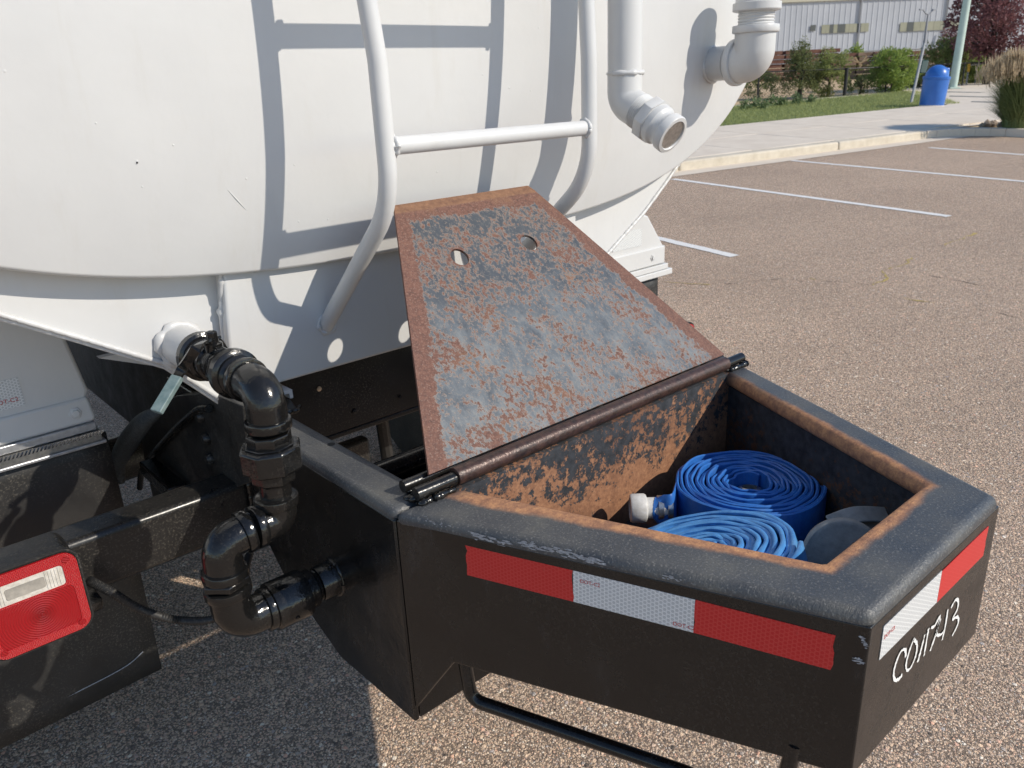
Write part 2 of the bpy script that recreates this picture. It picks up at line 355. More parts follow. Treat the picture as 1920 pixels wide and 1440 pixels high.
M['white'] = m_white()
M['gloss'] = m_black('gloss_black_paint', .0075, .10, .34, .22, .12, 90, .35)
M['black'] = m_black('satin_black_paint', .012, .22, .42, .16, .35, 60)
M['pipe'] = m_black('tarry_black_pipe_paint', .008, .07, .24, .55, .10, 70, .05)
M['rubber'] = m_black('black_rubber', .016, .45, .7, .12, .5)
M['chassis'] = m_black('dusty_black_chassis', .014, .3, .55, .2, .7, 50)
M['rim'] = m_rim(); M['lid'] = m_lid(); M['inside'] = m_rustbox(); M['inside_shaded'] = m_rustbox('shade_darkened_box_inside', .09, .30); M['asphalt'] = m_asphalt()  # side walls and floor: more black paint, and shade mixed into the rust colour
M['hinge'] = m_noise('rusty_hinge_tube', (.022,.017,.016), (.105,.055,.042), 55, .36, .6, .0012, 7, .25)
M['tape_r'] = m_tape('red_reflective_tape', (.54,.012,.014,1), (.60,.055,.05,1), 1)
M['tape_w'] = m_tape('white_reflective_tape', (.50,.515,.52,1), (.84,.85,.84,1), 1)
M['paintpen'] = m_noise('white_paint_pen', (.72,.72,.7), (.82,.82,.8), 200, .6, .2, .0005)
M['scuff'] = m_noise('grey_scuff', (.16,.17,.19), (.5,.52,.55), 260, .6, .2, .0005)
M['redink'] = new('red_ink', .5, (.5,.05,.05))
M['alu'] = m_noise('brushed_aluminium', (.42,.43,.45), (.62,.63,.65), 80, .35, .2, .0005, metal=.7)
M['steel'] = m_noise('zinc_steel', (.35,.35,.34), (.6,.59,.57), 120, .3, .2, .0005, metal=.9)
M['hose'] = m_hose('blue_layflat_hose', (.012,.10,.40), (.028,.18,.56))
M['hose_sunlit'] = m_hose('sunlit_blue_layflat_hose', (.05,.23,.58), (.11,.37,.74))  # lighter copy of the hose blue, sunlight put into the colour
M['pvc'] = m_noise('dirty_white_plastic', (.5,.48,.44), (.74,.73,.7), 60, .5, .2, .001)
M['teal'] = m_noise('worn_teal_vinyl', (.10,.16,.165), (.21,.27,.27), 60, .45, .3, .001)
M['canvas'] = m_noise('weathered_grey_canvas', (.22,.22,.21), (.36,.355,.335), 50, .85, .5, .001)
M['lens'] = m_lens('red_tail_lens', (.30,.004,.008), (.006, -.020)); M['reflex'] = m_lens('red_reflex_border', (.46,.008,.012))
M['clear'] = m_noise('clear_ribbed_lens', (.45,.42,.36), (.75,.72,.66), 70, .15, .3, .001)
M['window'] = m_noise('smoky_reflector_window', (.20,.19,.17), (.42,.39,.34), 30, .15, .2, .001); M['chrome'] = new('bright_edge', .12, (.75,.75,.76), 1)
M['brass'] = new('bright_bolt_head', .4, (.75,.55,.36), .3)
M['dark'] = new('dark_opening', .8, (.01,.01,.01))
M['primer'] = m_noise('grey_scraped_paint', (.014,.017,.02), (.09,.11,.125), 160, .6, .3, .001)
M['conc'] = m_noise('pale_concrete', (.62,.535,.435), (.72,.635,.525), 3, .9, .25, .002)
M['kerb'] = m_noise('sandy_kerb_concrete', (.50,.44,.345), (.64,.575,.47), 5, .9, .35, .003)
M['line'] = m_noise('worn_white_line_paint', (.66,.64,.60), (.86,.85,.82), 60, .8, .4, .003)
M['moss'] = m_noise('yellow_crack_weed', (.34,.25,.08), (.58,.44,.14), 40, .9, 0)
M['crack'] = new('dark_crack', .95, (.13,.10,.08))
M['soil'] = m_noise('dry_reddish_ground', (.40,.27,.15), (.62,.47,.28), .9, .95, .3, .01)
M['lawnbase'] = m_noise('lawn_soil', (.08,.11,.04), (.16,.19,.07), 2.5, .95, .3, .01)
M['grass'] = m_leaf('lawn_grass', (.20,.24,.085,1), (.40,.42,.165,1), .35)
M['pine'] = m_leaf('pine_needles', (.055,.08,.032,1), (.20,.22,.085,1), .35)
M['shrub'] = m_leaf('shrub_leaves', (.10,.16,.035,1), (.30,.38,.09,1), .35)
M['olive'] = m_leaf('olive_shrub_leaves', (.10,.13,.042,1), (.29,.32,.11,1), .4)
M['purple'] = m_leaf('purple_leaves', (.085,.035,.038,1), (.24,.11,.115,1), .35)
M['weed'] = m_leaf('weed_leaves', (.08,.12,.04,1), (.22,.28,.13,1), .3)
M['reed'] = m_leaf('ornamental_grass_blades', (.10,.14,.05,1), (.25,.29,.12,1), .3)
M['plume'] = m_leaf('tan_seed_heads', (.36,.27,.17,1), (.56,.45,.30,1), .35)
M['bark'] = m_noise('bark', (.03,.024,.018), (.09,.07,.055), 40, .9, .5, .01)
M['metalwall'] = m_noise('pale_ribbed_metal_wall', (.40,.42,.46), (.47,.49,.53), .6, .6, 0)
M['trim'] = new('beige_roof_trim', .6, (.5,.48,.38)); M['pane'] = m_noise('olive_grey_window_panel', (.28,.28,.20), (.38,.37,.28), .8, .4, 0)
M['pane2'] = new('dark_window_panel', .3, (.10,.105,.10)); M['seam'] = new('grey_downpipe', .6, (.28,.29,.31))
M['binblue'] = m_noise('blue_plastic', (.025,.125,.44), (.035,.16,.52), 6, .35, .1, .002)
M['galv'] = m_noise('galvanised_post', (.26,.26,.26), (.38,.38,.37), 20, .5, .1, .001, metal=.4)
M['palegreen'] = m_noise('pale_green_pole_paint', (.42,.52,.46), (.5,.6,.54), 4, .5, 0)
M['green'] = new('dark_green_box', .5, (.012,.05,.045)); M['yellow'] = new('yellow_sleeve', .5, (.75,.42,.02))
M['fence'] = new('black_fence', .6, (.015,.014,.013)); M['timber'] = m_noise('weathered_timber', (.12,.075,.05), (.34,.24,.17), 3, .9, .3, .01)
M['brickred'] = m_noise('reddish_boards', (.12,.05,.035), (.22,.11,.075), 3, .9, .2, .01)
M['rock'] = m_noise('tan_rock', (.2,.15,.11), (.42,.34,.27), 6, .9, .4, .01)

# ================================================================== THE SETTING
def sheet(name, pts, mat, h=0, parent=None):          # flat sheet following the ground slope
    mb = MB(); mb.add([(p[0], p[1], gz(p[0], p[1])+h) for p in pts], [tuple(range(len(pts)))])
    return mb.build(name, mat, parent, smooth=0)
far = struct(sheet('terrain', [(-250,-250), (350,-250), (350,350), (-250,350)], M['soil'], -.03))
P_ = lambda *L: [en(e, n) for e, n in L]
lot = struct(sheet('parking_lot', P_((-60,-60), (60,-60), (60,8.55), (-60,8.55)), M['asphalt'], 0))
# painted bay lines: worn edges
def stripe(a, b, w_, seed):
    a, b = np.array(a), np.array(b); d = nrm((b-a)*[1,1,0]); n = np.array([-d[1], d[0], 0]); L = np.linalg.norm(b-a); k = max(8, int(L/.06))
    r_ = np.random.default_rng(seed); mb = MB(); V = []
    for i in range(k+1):
        p = a+(b-a)*i/k; e0, e1 = r_.normal(0, .004, 2)
        for s_ in (-w_/2+e0, w_/2+e1): q = p+n*s_; V.append((q[0], q[1], gz(q[0], q[1])+.004))
    mb.add(V, [(2*i, 2*i+1, 2*i+3, 2*i+2) for i in range(k)])
    return struct(mb.build('parking_line', M['line'], smooth=0))
dl = nrm(GR(1780,406)-GR(1280,338))
lines = [((1225,445),(1378,481)), ((1262,336),(1780,406)), ((1470,300),(1990,347)), ((1742,277),(1990,296))]
for i, (a, b) in enumerate(lines): stripe(GR(*a), GR(*b), .10, i)
# cracks, some with yellow weed growing in them
def crack(pix, mat, w_, seed):
    r_ = np.random.default_rng(seed); Q = [GR(*p) for p in pix]; V = []; pts = []
    for a, b in zip(Q, Q[1:]):
        k = max(3, int(np.linalg.norm(b-a)/.05))
        for i in range(k): pts.append(a+(b-a)*i/k+np.array([*r_.normal(0, .012, 2), 0]))
    for i, p in enumerate(pts):
        d = nrm(pts[min(i+1, len(pts)-1)]-pts[max(i-1, 0)]); n = np.array([-d[1], d[0], 0]); ww = w_*abs(r_.normal(.5, .5))
        for s_ in (-ww/2, ww/2): q = p+n*s_; V.append((q[0], q[1], gz(q[0], q[1])+.003))
    mb = MB(); mb.add(V, [(2*i, 2*i+1, 2*i+3, 2*i+2) for i in range(len(pts)-1)])
    o = mb.build('crack', mat, lot, smooth=0)
for i, (pix, mt, w_) in enumerate([(((1235,527),(1280,531),(1345,535)), 'moss', .012), (((1345,535),(1460,523),(1520,524)), 'crack', .006), (((1520,524),(1600,530),(1640,537)), 'crack', .007),
        (((1520,523),(1540,526)), 'moss', .016), (((1635,536),(1665,522),(1655,508),(1700,495),(1715,481)), 'moss', .016), (((1770,460),(1805,447),(1832,436)), 'moss', .022), (((1680,556),(1720,564),(1768,571)), 'moss', .014),
        (((1740,515),(1800,527),(1860,541),(1920,556)), 'crack', .008), (((1820,577),(1880,590),(1920,600)), 'crack', .006)]): crack(pix, M[mt], w_*1.2, 40+i)
# kerb of separate stones, gutter pan, pavement slabs
gut = struct(sheet('gutter', P_((-30,8.25), (14.9,8.25), (14.9,8.62), (-30,8.62)), M['conc'], .005))
kerb = bpy.data.objects.new('kerb', None); COL.objects.link(kerb); kerb.location = en(12, 8.7); struct(kerb)
def kerbstone(a, b, n0, n1, name='kerb_stone', mat='kerb', par=kerb, frame_e=True):
    q = [en(a,n0), en(b,n0), en(b,n1), en(a,n1)]; mb = MB(); mb.prism([p-np.array([0,0,.05]) for p in q], (0,0,.18)); return mb.build(name, M[mat], par, bevel=.03, seg=3)
e0 = -9.0
while e0 < 13.6:
    L = 3.4; e1 = min(e0+L, 13.75); kerbstone(e0+.008, e1-.008, 8.60, 8.82); e0 += L
# rounded end and the island kerb that turns towards the lot
arc = [(13.75+1.1*math.sin(a), 7.5+1.1*math.cos(a)) for a in np.linspace(0, R(72), 7)]
prev = None
for a, b in zip(arc, arc[1:]):
    c_ = (13.75, 7.5); o1 = [(c_[0]+(p[0]-c_[0])*1.2, c_[1]+(p[1]-c_[1])*1.2) for p in (a, b)]
    MB().prism([en(*p, -.05) for p in (a, b, o1[1], o1[0])], (0,0,.18)).build('kerb_stone', M['conc'], kerb, bevel=.008)
for k in range(4):
    a, b = np.array(arc[-1])+np.array([.09,-.9])*k*1.25, np.array(arc[-1])+np.array([.09,-.9])*(k+.99)*1.25
    MB().prism([en(*p, -.05) for p in (a, b, b+[.22,.02], a+[.22,.02])], (0,0,.18)).build('kerb_stone', M['conc'], kerb, bevel=.008)
walk = bpy.data.objects.new('sidewalk', None); COL.objects.link(walk); walk.location = en(12, 10); struct(walk)
struct(sheet('sidewalk_bed', P_((-30,8.7), (14.6,8.7), (14.6,8.7), (40,8.7), (40,17.9), (26.5,17.9), (20.0,12.1), (-30,12.5)), M['conc'], .105))
def slab(q, mat='conc'): MB().prism([en(*p, .06) for p in q], (0,0,.07)).build('slab', M[mat], walk, bevel=.008, seg=1)
for i in range(-2, 11):
    a, b = i*1.9+.2, (i+1)*1.9+.2-.012
    for n0, n1 in ((8.83, 10.48), (10.49, 12.16)):
        if b < 21: slab([(a,n0), (b,n0), (b,n1), (a,n1)])
for i in range(6):
    a, b = 21.1+i*1.9, 21.1+(i+1)*1.9-.012
    for k, (n0, n1) in enumerate(((8.83,10.48), (10.49,12.16), (12.17,13.9), (13.91,15.6), (15.61,17.3))):
        if n1 < 12.3+(a-20.6)*.95: slab([(a,n0), (b,n0), (b,n1), (a,n1)])
struct(sheet('garden_path', P_((-20,16.9), (27.5,16.4), (27.5,17.2), (-20,17.7)), M['conc'], .06))
# island of rock mulch
struct(sheet('planting_island', P_((15.0,8.7), (14.95,7.4), (15.3,2), (24,2), (24,8.7)), M['soil'], .09))
def rock(c, r, par=None):
    mb = MB(); r_ = np.random.default_rng(int(abs(c[0])*1000)%9999); ax = r_.normal(0, 1, (3,3))
    ico = [(math.cos(a)*math.cos(b), math.sin(a)*math.cos(b), math.sin(b)) for b in (-.6, .3) for a in np.arange(5)*1.2566+b]+[(0,0,1), (0,0,-1)]
    V = [np.array(c)+np.array(p)*r*(.7+.6*r_.random(3)) for p in ico]
    f = [(i, (i+1)%5, 5+(i+1)%5, 5+i) for i in range(5)]+[(5+i, 5+(i+1)%5, 10) for i in range(5)]+[((i+1)%5, i, 11) for i in range(5)]
    return mb.add(V, f).build('rock', M['rock'], par, smooth=0)
for k in range(34):
    e, n = 15.05+random.random()*.75, 7.4+random.random()*1.2
    p = en(e, n, .12); tag(rock(p, .045+random.random()*.05), 'small tan landscaping rock beside the tall ornamental grass', 'rock', 'rocks on the planting island')
# lawn with real blades
LAWN = [(-20,12.45), (8,12.5), (20.6,12.1), (25.4,16.35), (-20,16.8)]
lawn = struct(sheet('lawn', P_(*LAWN), M['lawnbase'], .085))
def inlawn(e, n):
    lo = 12.5-(e-8)*.032 if e > 8 else 12.5
    return n > lo+.03 and n < 16.55 and (e < 20.6 or n > 12.1+(e-20.6)*.885+.05)
def blades(name, pts, hmin, hmax, wd, mat, lean=.5):
    V = []; Fc = []
    for i, p in enumerate(pts):
        a = random.random()*6.283; h = hmin+(hmax-hmin)*random.random(); l = lean*h*random.random(); d = np.array([math.cos(a), math.sin(a), 0]); s_ = np.array([-d[1], d[0], 0])*wd
        b = len(V); V += [p-s_, p+s_, p+d*l*.35+np.array([0,0,h*.6])+s_*.7, p+d*l*.35+np.array([0,0,h*.6])-s_*.7, p+d*l+np.array([0,0,h])]
        Fc += [(b,b+1,b+2,b+3), (b+3,b+2,b+4)]
    me = bpy.data.meshes.new(name); me.from_pydata([tuple(v) for v in V], [], Fc)
    return link(name, me, mat)
pts = []
while len(pts) < 45000:
    e, n = 9.5+random.random()*15.6, 12.1+random.random()*4.6
    if inlawn(e, n): pts.append(en(e, n, .08))
go = blades('grass', pts, .035, .085, .006, M['grass'], .8); stuff(go); tag(go, 'short green lawn grass between the two concrete paths', 'grass')

# ================================================================== BACKGROUND THINGS
def leafcloud(mb, c, rad, n, size, shape=None, seed=0, long=1.8, up=.0):
    r_ = np.random.default_rng(seed); c = np.array(c, float); rad = np.array(rad, float); k = 0
    while k < n:
        p = r_.uniform(-1, 1, 3); d = np.linalg.norm(p)
        if d > 1 or r_.random() > .25+.75*d**2: continue
        if shape is not None and not shape(p, r_): continue
        q = c+p*rad; a = nrm(r_.normal(0, 1, 3)+p*.8+np.array([0,0,up])); b = nrm(np.cross(a, r_.normal(0, 1, 3))); s_ = size*(.6+.8*r_.random())
        mb.add([q-b*s_*.5, q+a*s_*long*.5-b*s_*.12+b*s_*.4, q+a*s_*long, q+a*s_*long*.5-b*s_*.4], [(0,1,2,3)]); k += 1
def clumps(mb, c, rad, nclump, per, size, seed, crad=.25, long=1.8, up=0., cone=False):
    r_ = np.random.default_rng(seed); c = np.array(c, float); rad = np.array(rad, float)
    for i in range(nclump):
        while True:
            p = r_.uniform(-1, 1, 3)
            if np.linalg.norm(p) < 1 and r_.random() < .2+.8*np.linalg.norm(p): break
        if cone:
            h = (p[2]+1)/2; a = math.atan2(p[1], p[0]); rr = (1-h)**.8*(.55+.5*r_.random()); p = np.array([math.cos(a)*rr, math.sin(a)*rr, p[2]])
        s_ = crad*(.6+.8*r_.random())
        leafcloud(mb, c+p*rad, rad*s_, per, size, None, seed*1000+i, long, up)
def limb_set(mb, base, top, r0, nl, spread, seed):
    r_ = np.random.default_rng(seed); base, top = np.array(base, float), np.array(top, float)
    mb.tube([base, base*.5+top*.5+r_.normal(0, .03, 3), top], [r0, r0*.7, r0*.2], 8)
    for i in range(nl):
        t_ = .25+.65*i/nl; p = base+(top-base)*t_; a = r_.random()*6.28; L = spread*(1.1-t_*.6)
        q = p+np.array([math.cos(a)*L, math.sin(a)*L, L*.7]); mb.tube([p, p*.5+q*.5+r_.normal(0, .03, 3), q], [r0*.45, r0*.3, r0*.1], 6)
def tree(name, label, px, d, hpx, wpx, leafm, seed, nclump=60, per=60, size=.06, trunk=.2, cone=False, cat='tree', group=None, crad=.26, up=0., low=.12):
    b = PD(px[0], px[1], d); g = gz(b[0], b[1]); b[2] = g-.02
    ppm = F/np.dot(b-CAM, FW)*1.0; H = hpx/ppm; W = wpx/ppm/2
    t = thing(name, label, cat, b, group); mt = MB(); limb_set(mt, b, b+np.array([0,0,H*.85]), trunk*W*.3, 9, W*.7, seed); mt.build('trunk', M['bark'], t)
    mc = MB(); clumps(mc, b+np.array([0,0,H*(low+(1-low)/2)]), (W, W, H*(1-low)/2), nclump, per, size, seed, crad, 1.8, up, cone)
    me = bpy.data.meshes.new('crown'); me.from_pydata(mc.v, [], mc.f); link('crown', me, M[leafm], t); return t
tree('pine_tree', 'young bushy pine tree with a pointed top in front of the wire fence', (1497,178), 29.0, 102, 92, 'pine', 3, 120, 60, .035, .3, True, crad=.19, up=.5, low=.02)
tree('shrub', 'olive green shrub growing right beside the young pine tree', (1552,178), 29.6, 84, 78, 'olive', 5, 75, 55, .05, .25, cat='shrub', crad=.21, low=.03)
tree('shrub', 'round bright green shrub behind the leaning signpost', (1672,176), 30.5, 80, 84, 'shrub', 6, 110, 60, .05, .25, cat='shrub', crad=.19, low=.0, up=.3)
tree('tree', 'purple leaved tree standing beyond the yellow cornered frames', (1846,172), 33.5, 208, 165, 'purple', 8, 120, 70, .085, .3, crad=.16, low=.25)
tree('shrub', 'dark mixed shrub at the foot of the pale green lamp post', (1768,170), 34.5, 85, 80, 'olive', 9, 70, 55, .07, .25, cat='shrub', crad=.24, low=.0)
tree('shrub', 'purplish low bush in front of the dark doorway of the metal building', (1790,168), 36, 100, 90, 'purple', 10, 60, 50, .08, .25, cat='shrub', crad=.24, low=.1)
tree('shrub', 'small straggly bush behind the fence below the white overflow pipe', (1422,182), 29.5, 52, 90, 'olive', 11, 40, 40, .05, .2, cat='shrub', crad=.2, low=.1)
tree('shrub', 'low green bush against the foot of the metal building', (1595,150), 52, 45, 42, 'shrub', 12, 40, 40, .11, .2, cat='shrub', crad=.3, low=.0)
tree('shrub', 'small yellow green bush inside the yellow cornered frame', (1826,172), 35, 62, 50, 'shrub', 13, 40, 40, .07, .2, cat='shrub', crad=.3, low=.0)
tree('shrub', 'sparse bush behind the fence next to the thick fence post', (1612,176), 31, 36, 60, 'olive', 14, 26, 40, .05, .2, cat='shrub', crad=.22, low=.05)
tree('shrub', 'dark green bush filling the gap behind the blue bin', (1722,172), 32.5, 42, 50, 'olive', 15, 35, 45, .06, .2, cat='shrub', crad=.26, low=.0)
# weeds along the lawn
for k, (u, v, h) in enumerate([(1448,201,24), (1497,197,26), (1520,194,14), (1415,203,22), (1395,207,18), (1430,206,16), (1465,200,16)]):
    b = PP(u, v, (0,0,.08), GN); ppm = F/np.dot(b-CAM, FW); H = h/ppm; mb = MB(); r_ = np.random.default_rng(70+k)
    for i in range(7):
        a = r_.random()*6.28; q = b+np.array([math.cos(a)*H*.35, math.sin(a)*H*.35, H*(.6+.4*r_.random())]); mb.tube([b, (b+q)/2+r_.normal(0, .01, 3), q], [.008,.006,.003], 5)
        leafcloud(mb, b*.4+q*.6, (H*.25, H*.25, H*.4), 16, .05, None, 700+k*10+i, 2.2)
    me = bpy.data.meshes.new('weed'); me.from_pydata(mb.v, [], mb.f)
    tag(link('weed', me, M['weed']), 'leafy pale green weed along the back edge of the lawn', 'weed', 'weeds along the lawn')
# ornamental grass
def reed_clump(c, H, W, n, seed, label):
    t = thing('ornamental_grass', label, 'grass', c); V = []; Fc = []; V2 = []; F2 = []; r_ = np.random.default_rng(seed); c = np.array(c)
    for i in range(n):
        a = r_.random()*6.283; rr = W*.35*math.sqrt(r_.random()); d = np.array([math.cos(a), math.sin(a), 0]); b = c+d*rr; h = H*(.35+.65*r_.random()); l = W*(.12+.75*r_.random()**1.8); s_ = np.array([-d[1], d[0], 0])*.007
        P = [b+d*l*t_**2+np.array([0,0,h*(t_-.25*t_**3*(l/W))]) for t_ in (0, .35, .7, 1)]
        k = len(V); V += [P[0]-s_, P[0]+s_, P[1]-s_, P[1]+s_, P[2]-s_*.7, P[2]+s_*.7, P[3]]; Fc += [(k,k+1,k+3,k+2), (k+2,k+3,k+5,k+4), (k+4,k+5,k+6)]
        if h > H*.86:
            for q in range(5):
                p = P[3]+r_.normal(0, .03, 3)+np.array([0,0,.05*q-.05]); k = len(V2); e = r_.normal(0, .012, 3); V2 += [p-e, p+np.array([.012,0,0]), p+np.array([0,0,.11])+d*.02, p+e]; F2 += [(k,k+1,k+2,k+3)]
    for nm, v, f_, mt in (('blades', V, Fc, 'reed'), ('seed_heads', V2, F2, 'plume')):
        me = bpy.data.meshes.new(nm); me.from_pydata([tuple(q) for q in v], [], f_); link(nm, me, M[mt], t)
b = PP(1908, 243, (0,0,.09), GN); reed_clump(b, 1.15, .66, 5200, 21, 'tall ornamental grass clump with tan seed heads on the kerbed island')
# blue bin
b = PP(1746, 200, (0,0,.1), GN); S_ = F/np.dot(b-CAM, FW); bx = float(21.5/S_)
lean = nrm(np.array([0,0,1])+RT*.06)
hk = float(73/S_)/1.2; binT = thing('trash_bin', 'blue plastic domed trash bin beside the concrete path', 'bin', b)
hb_ = lambda P: [(bx*r, h*hk) for r, h in P]
MB().lathe(hb_([(.96,0),(.98,.02),(1.02,.45),(1.05,.80)]), b, lean, 32).build('body', M['binblue'], binT)
MB().lathe(hb_([(1.08,.78),(1.10,.80),(1.10,.85),(1.03,.87)]), b, lean, 32).build('rim_band', M['binblue'], binT)
MB().lathe(hb_([(.94*math.cos(a), .86+.34*math.sin(a)) for a in np.linspace(0, math.pi/2, 10)]), b, lean, 32).build('dome_lid', M['binblue'], binT)
c_ = b+lean*1.0*hk+RT*bx*.80+fh*.15; MB().obox(c_, RT*bx*.30, fh*bx*.45, lean*.12*hk).build('opening_hood', M['binblue'], binT, bevel=.03)
MB().lathe(hb_([(1.0,-.02),(1.0,.04),(.9,.05)]), b, lean, 32).build('base_plinth', M['conc'], binT)
# leaning sign post with waste-bag dispenser
a = PP(1708, 194, (0,0,.09), GN); tp = PD(1733, 82, 25.3); sg = thing('sign_post', 'leaning galvanised post with a dark green dispenser box', 'post', a)
MB().tube([a, tp], .035, 8).build('post', M['galv'], sg); q = PD(1729, 125, 25.4); MB().obox(q+RT*.02, RT*.09, fh*.08, nrm(tp-a)*.2).build('dispenser_box', M['green'], sg, bevel=.02)
# lamp post
b = PD(1785, 173, 31.2); b[2] = gz(b[0], b[1])+.1; top = b+np.array([0,0,7.5])+RT*.2; lp = thing('lamp_post', 'pale green tapered lamp post at the edge of the concrete', 'lamp post', b)
MB().tube([b, b*.5+top*.5, top], [.13,.11,.08], 14).build('pole', M['palegreen'], lp); MB().obox(b+[0,0,.03], RT*.17, fh*.17, np.array([0,0,.03])).build('base_plate', M['palegreen'], lp, bevel=.01)
MB().tube([top, top+RT*-1.0+[0,0,.2]], .05, 8).build('arm', M['palegreen'], lp); MB().obox(top+RT*-1.3+[0,0,.2], RT*.35, fh*.14, np.array([0,0,.06])).build('lamp_head', M['palegreen'], lp, bevel=.03)
# far twin street lamp
b = PD(1724, 150, 47); b[2] = gz(b[0], b[1]); t_ = PD(1740, 27, 47); st = thing('street_lamp', 'thin grey twin armed street lamp in front of the metal building', 'lamp post', b)
MB().tube([b, t_], [.09,.05], 8).build('pole', M['seam'], st)
for s_ in (-1, 1):
    MB().tube([t_, t_+RT*.10*s_+UP*.04, t_+RT*.22*s_+UP*.20], .035, 6).build('arm', M['seam'], st); MB().obox(t_+RT*.31*s_+UP*.23, RT*.10, fh*.08, UP*.03).build('lamp_head', M['seam'], st)
# black wire fence
def fpt(u, v, h=0): p = GR(u, v); return p
fA, fB, fC = GR(1395,189), GR(1583,182), GR(1935,160)
fence = thing('wire_fence', 'low black chain link fence along the garden path', 'fence', fB); FH = .84
def fseg(a, b, n, heavy=()):
    mb = MB(); mb.tube([a+[0,0,FH], b+[0,0,FH]], .022, 6); mb.build('top_rail', M['fence'], fence)
    for i in range(n+1):
        p = a+(b-a)*i/n; MB().tube([p-[0,0,.1], p+[0,0,FH+.03]], .06 if i in heavy else .026, 8).build('post', M['fence'], fence)
    L = np.linalg.norm(b-a); d = (b-a)/L; k = int(L/.09); mw = MB()
    for i in range(k):
        for s_ in (1, -1):
            p = a+d*(i*.09)+(np.array([0,0,.04]) if s_ > 0 else np.array([0,0,FH])); q = p+d*FH*.95+np.array([0,0,s_*(FH-.06)])
            if (i*.09+FH*.95) < L: mw.tube([p, q], .0035, 3, False)
    stuff(mw.build('chain_link_wire', M['fence'], fence, smooth=0))
fseg(fA-(fB-fA)*.3, fB, 3, (3,)); fseg(fB, fC, 5)
# yellow cornered frames
def yframe(u0, v0, u1, v1, top, label):
    a, b = PD(u0, v0, 33.3), PD(u1, v1, 33.6); t = thing('tube_frame', label, 'frame', a, 'yellow cornered tube frames'); H = top
    z = np.array([0,0,H]); MB().tube([a, a+z], .028, 8).build('upright', M['galv'], t); MB().tube([b, b+z], .028, 8).build('upright', M['galv'], t)
    MB().tube([a+z*.98, b+z*.98], .028, 8).build('top_bar', M['galv'], t); MB().tube([a+z*.12, b+z*.12], .024, 8).build('bottom_bar', M['galv'], t)
    c_ = a*.5+b*.5; MB().tube([c_+z*.12, c_+z*.98], .014, 8).build('centre_bar', M['galv'], t)
    for p in (a, b): MB().tube([p+z*.72, p+z*1.02], .045, 8).build('yellow_sleeve', M['yellow'], t)
yframe(1810, 170, 1842, 167, .84, 'grey tube frame with yellow corners by the lamp post'); yframe(1882, 168, 1902, 167, .84, 'grey tube frame with yellow corners behind the tall ornamental grass')
# timber stacks behind the fence
def stack(u, v, d, L, rows, cols, label, seed, mt='timber'):
    r_ = np.random.default_rng(seed); b = PD(u, v, d); b[2] = gz(b[0], b[1])-.05; t = thing('timber_stack', label, 'timber stack', b)
    for i in range(rows):
        for j in range(cols):
            c_ = b+np.array([0,0,.11+i*.2])+rh*(j-(cols-1)/2)*L/cols+fh*r_.normal(0, .05); w2 = L/cols*.46
            MB().obox(c_, rh*w2*(.8+.25*r_.random()), fh*.5, np.array([0,0,.085])).build('plank', M[mt] if r_.random() > .3 else M['brickred'], t)
stack(1462, 150, 45, 5.5, 7, 6, 'reddish timber stack seen left of the young pine tree', 1, 'brickred'); stack(1610, 150, 46, 3.6, 6, 5, 'broken pale timber stack between the pine and the round shrub', 2)
stack(1720, 148, 46, 4.2, 6, 6, 'grey brown timber stack behind the leaning signpost', 3); stack(1905, 140, 50, 6, 5, 7, 'timber stack behind the tall ornamental grass and purple tree', 4)
mb = MB()
for i in range(5):
    p = PD(1610, 130, 44)+np.array([0,0,random.random()*.3]); mb.tube([p, p+rh*random.uniform(-.5,.5)+np.array([0,0,random.uniform(.05,.45)])], .04, 5)
tag(mb.build('broken_branch_heap', M['plume']), 'small heap of pale broken branches on the timber stack', 'branches')
# long metal building
BD = 78.0; bc = PD(1700, 60, BD); bl = nrm(rh*math.cos(R(4))+fh*math.sin(R(4))); bn = np.array([bl[1], -bl[0], 0]); bn = bn if bn.dot(fh) < 0 else -bn
def onB(u, v): return PP(u, v, bc, bn)
zb = gz(bc[0], bc[1])-1.5; ztop = onB(1490, 3)[2]
bld = thing('metal_building', 'long pale grey ribbed metal building beyond the fence', 'building', bc*[1,1,0]+[0,0,zb])
p0, p1 = bc-bl*40, bc+bl*40
mb = MB(); mb.prism([(*p0[:2],zb), (*p1[:2],zb), (*p1[:2],ztop), (*p0[:2],ztop)], -bn*30); mb.build('wall', M['metalwall'], bld, smooth=0)
mb = MB(); k = 0
for i in range(180):
    p = p0+bl*(i*.45)+bn*.001; mb.prism([(*p[:2],zb), (*(p+bl*.12)[:2],zb), (*(p+bl*.09+bn*.022)[:2],zb), (*(p+bl*.03+bn*.022)[:2],zb)], (0,0,ztop-zb))
stuff(mb.build('wall_rib', M['metalwall'], bld, smooth=0))
mb = MB(); q = [p0+bn*.15, p1+bn*.15]; mb.prism([(*q[0][:2],ztop-.05), (*q[1][:2],ztop-.05), (*q[1][:2],ztop+.3), (*q[0][:2],ztop+.3)], -bn*.6); mb.build('roof_trim', M['trim'], bld)
mb = MB(); mb.prism([(*p0[:2],ztop+.3), (*(p0-bn*30)[:2],ztop+.3), (*(p0-bn*15)[:2],ztop+2)], bl*80); mb.build('roof', M['metalwall'], bld)
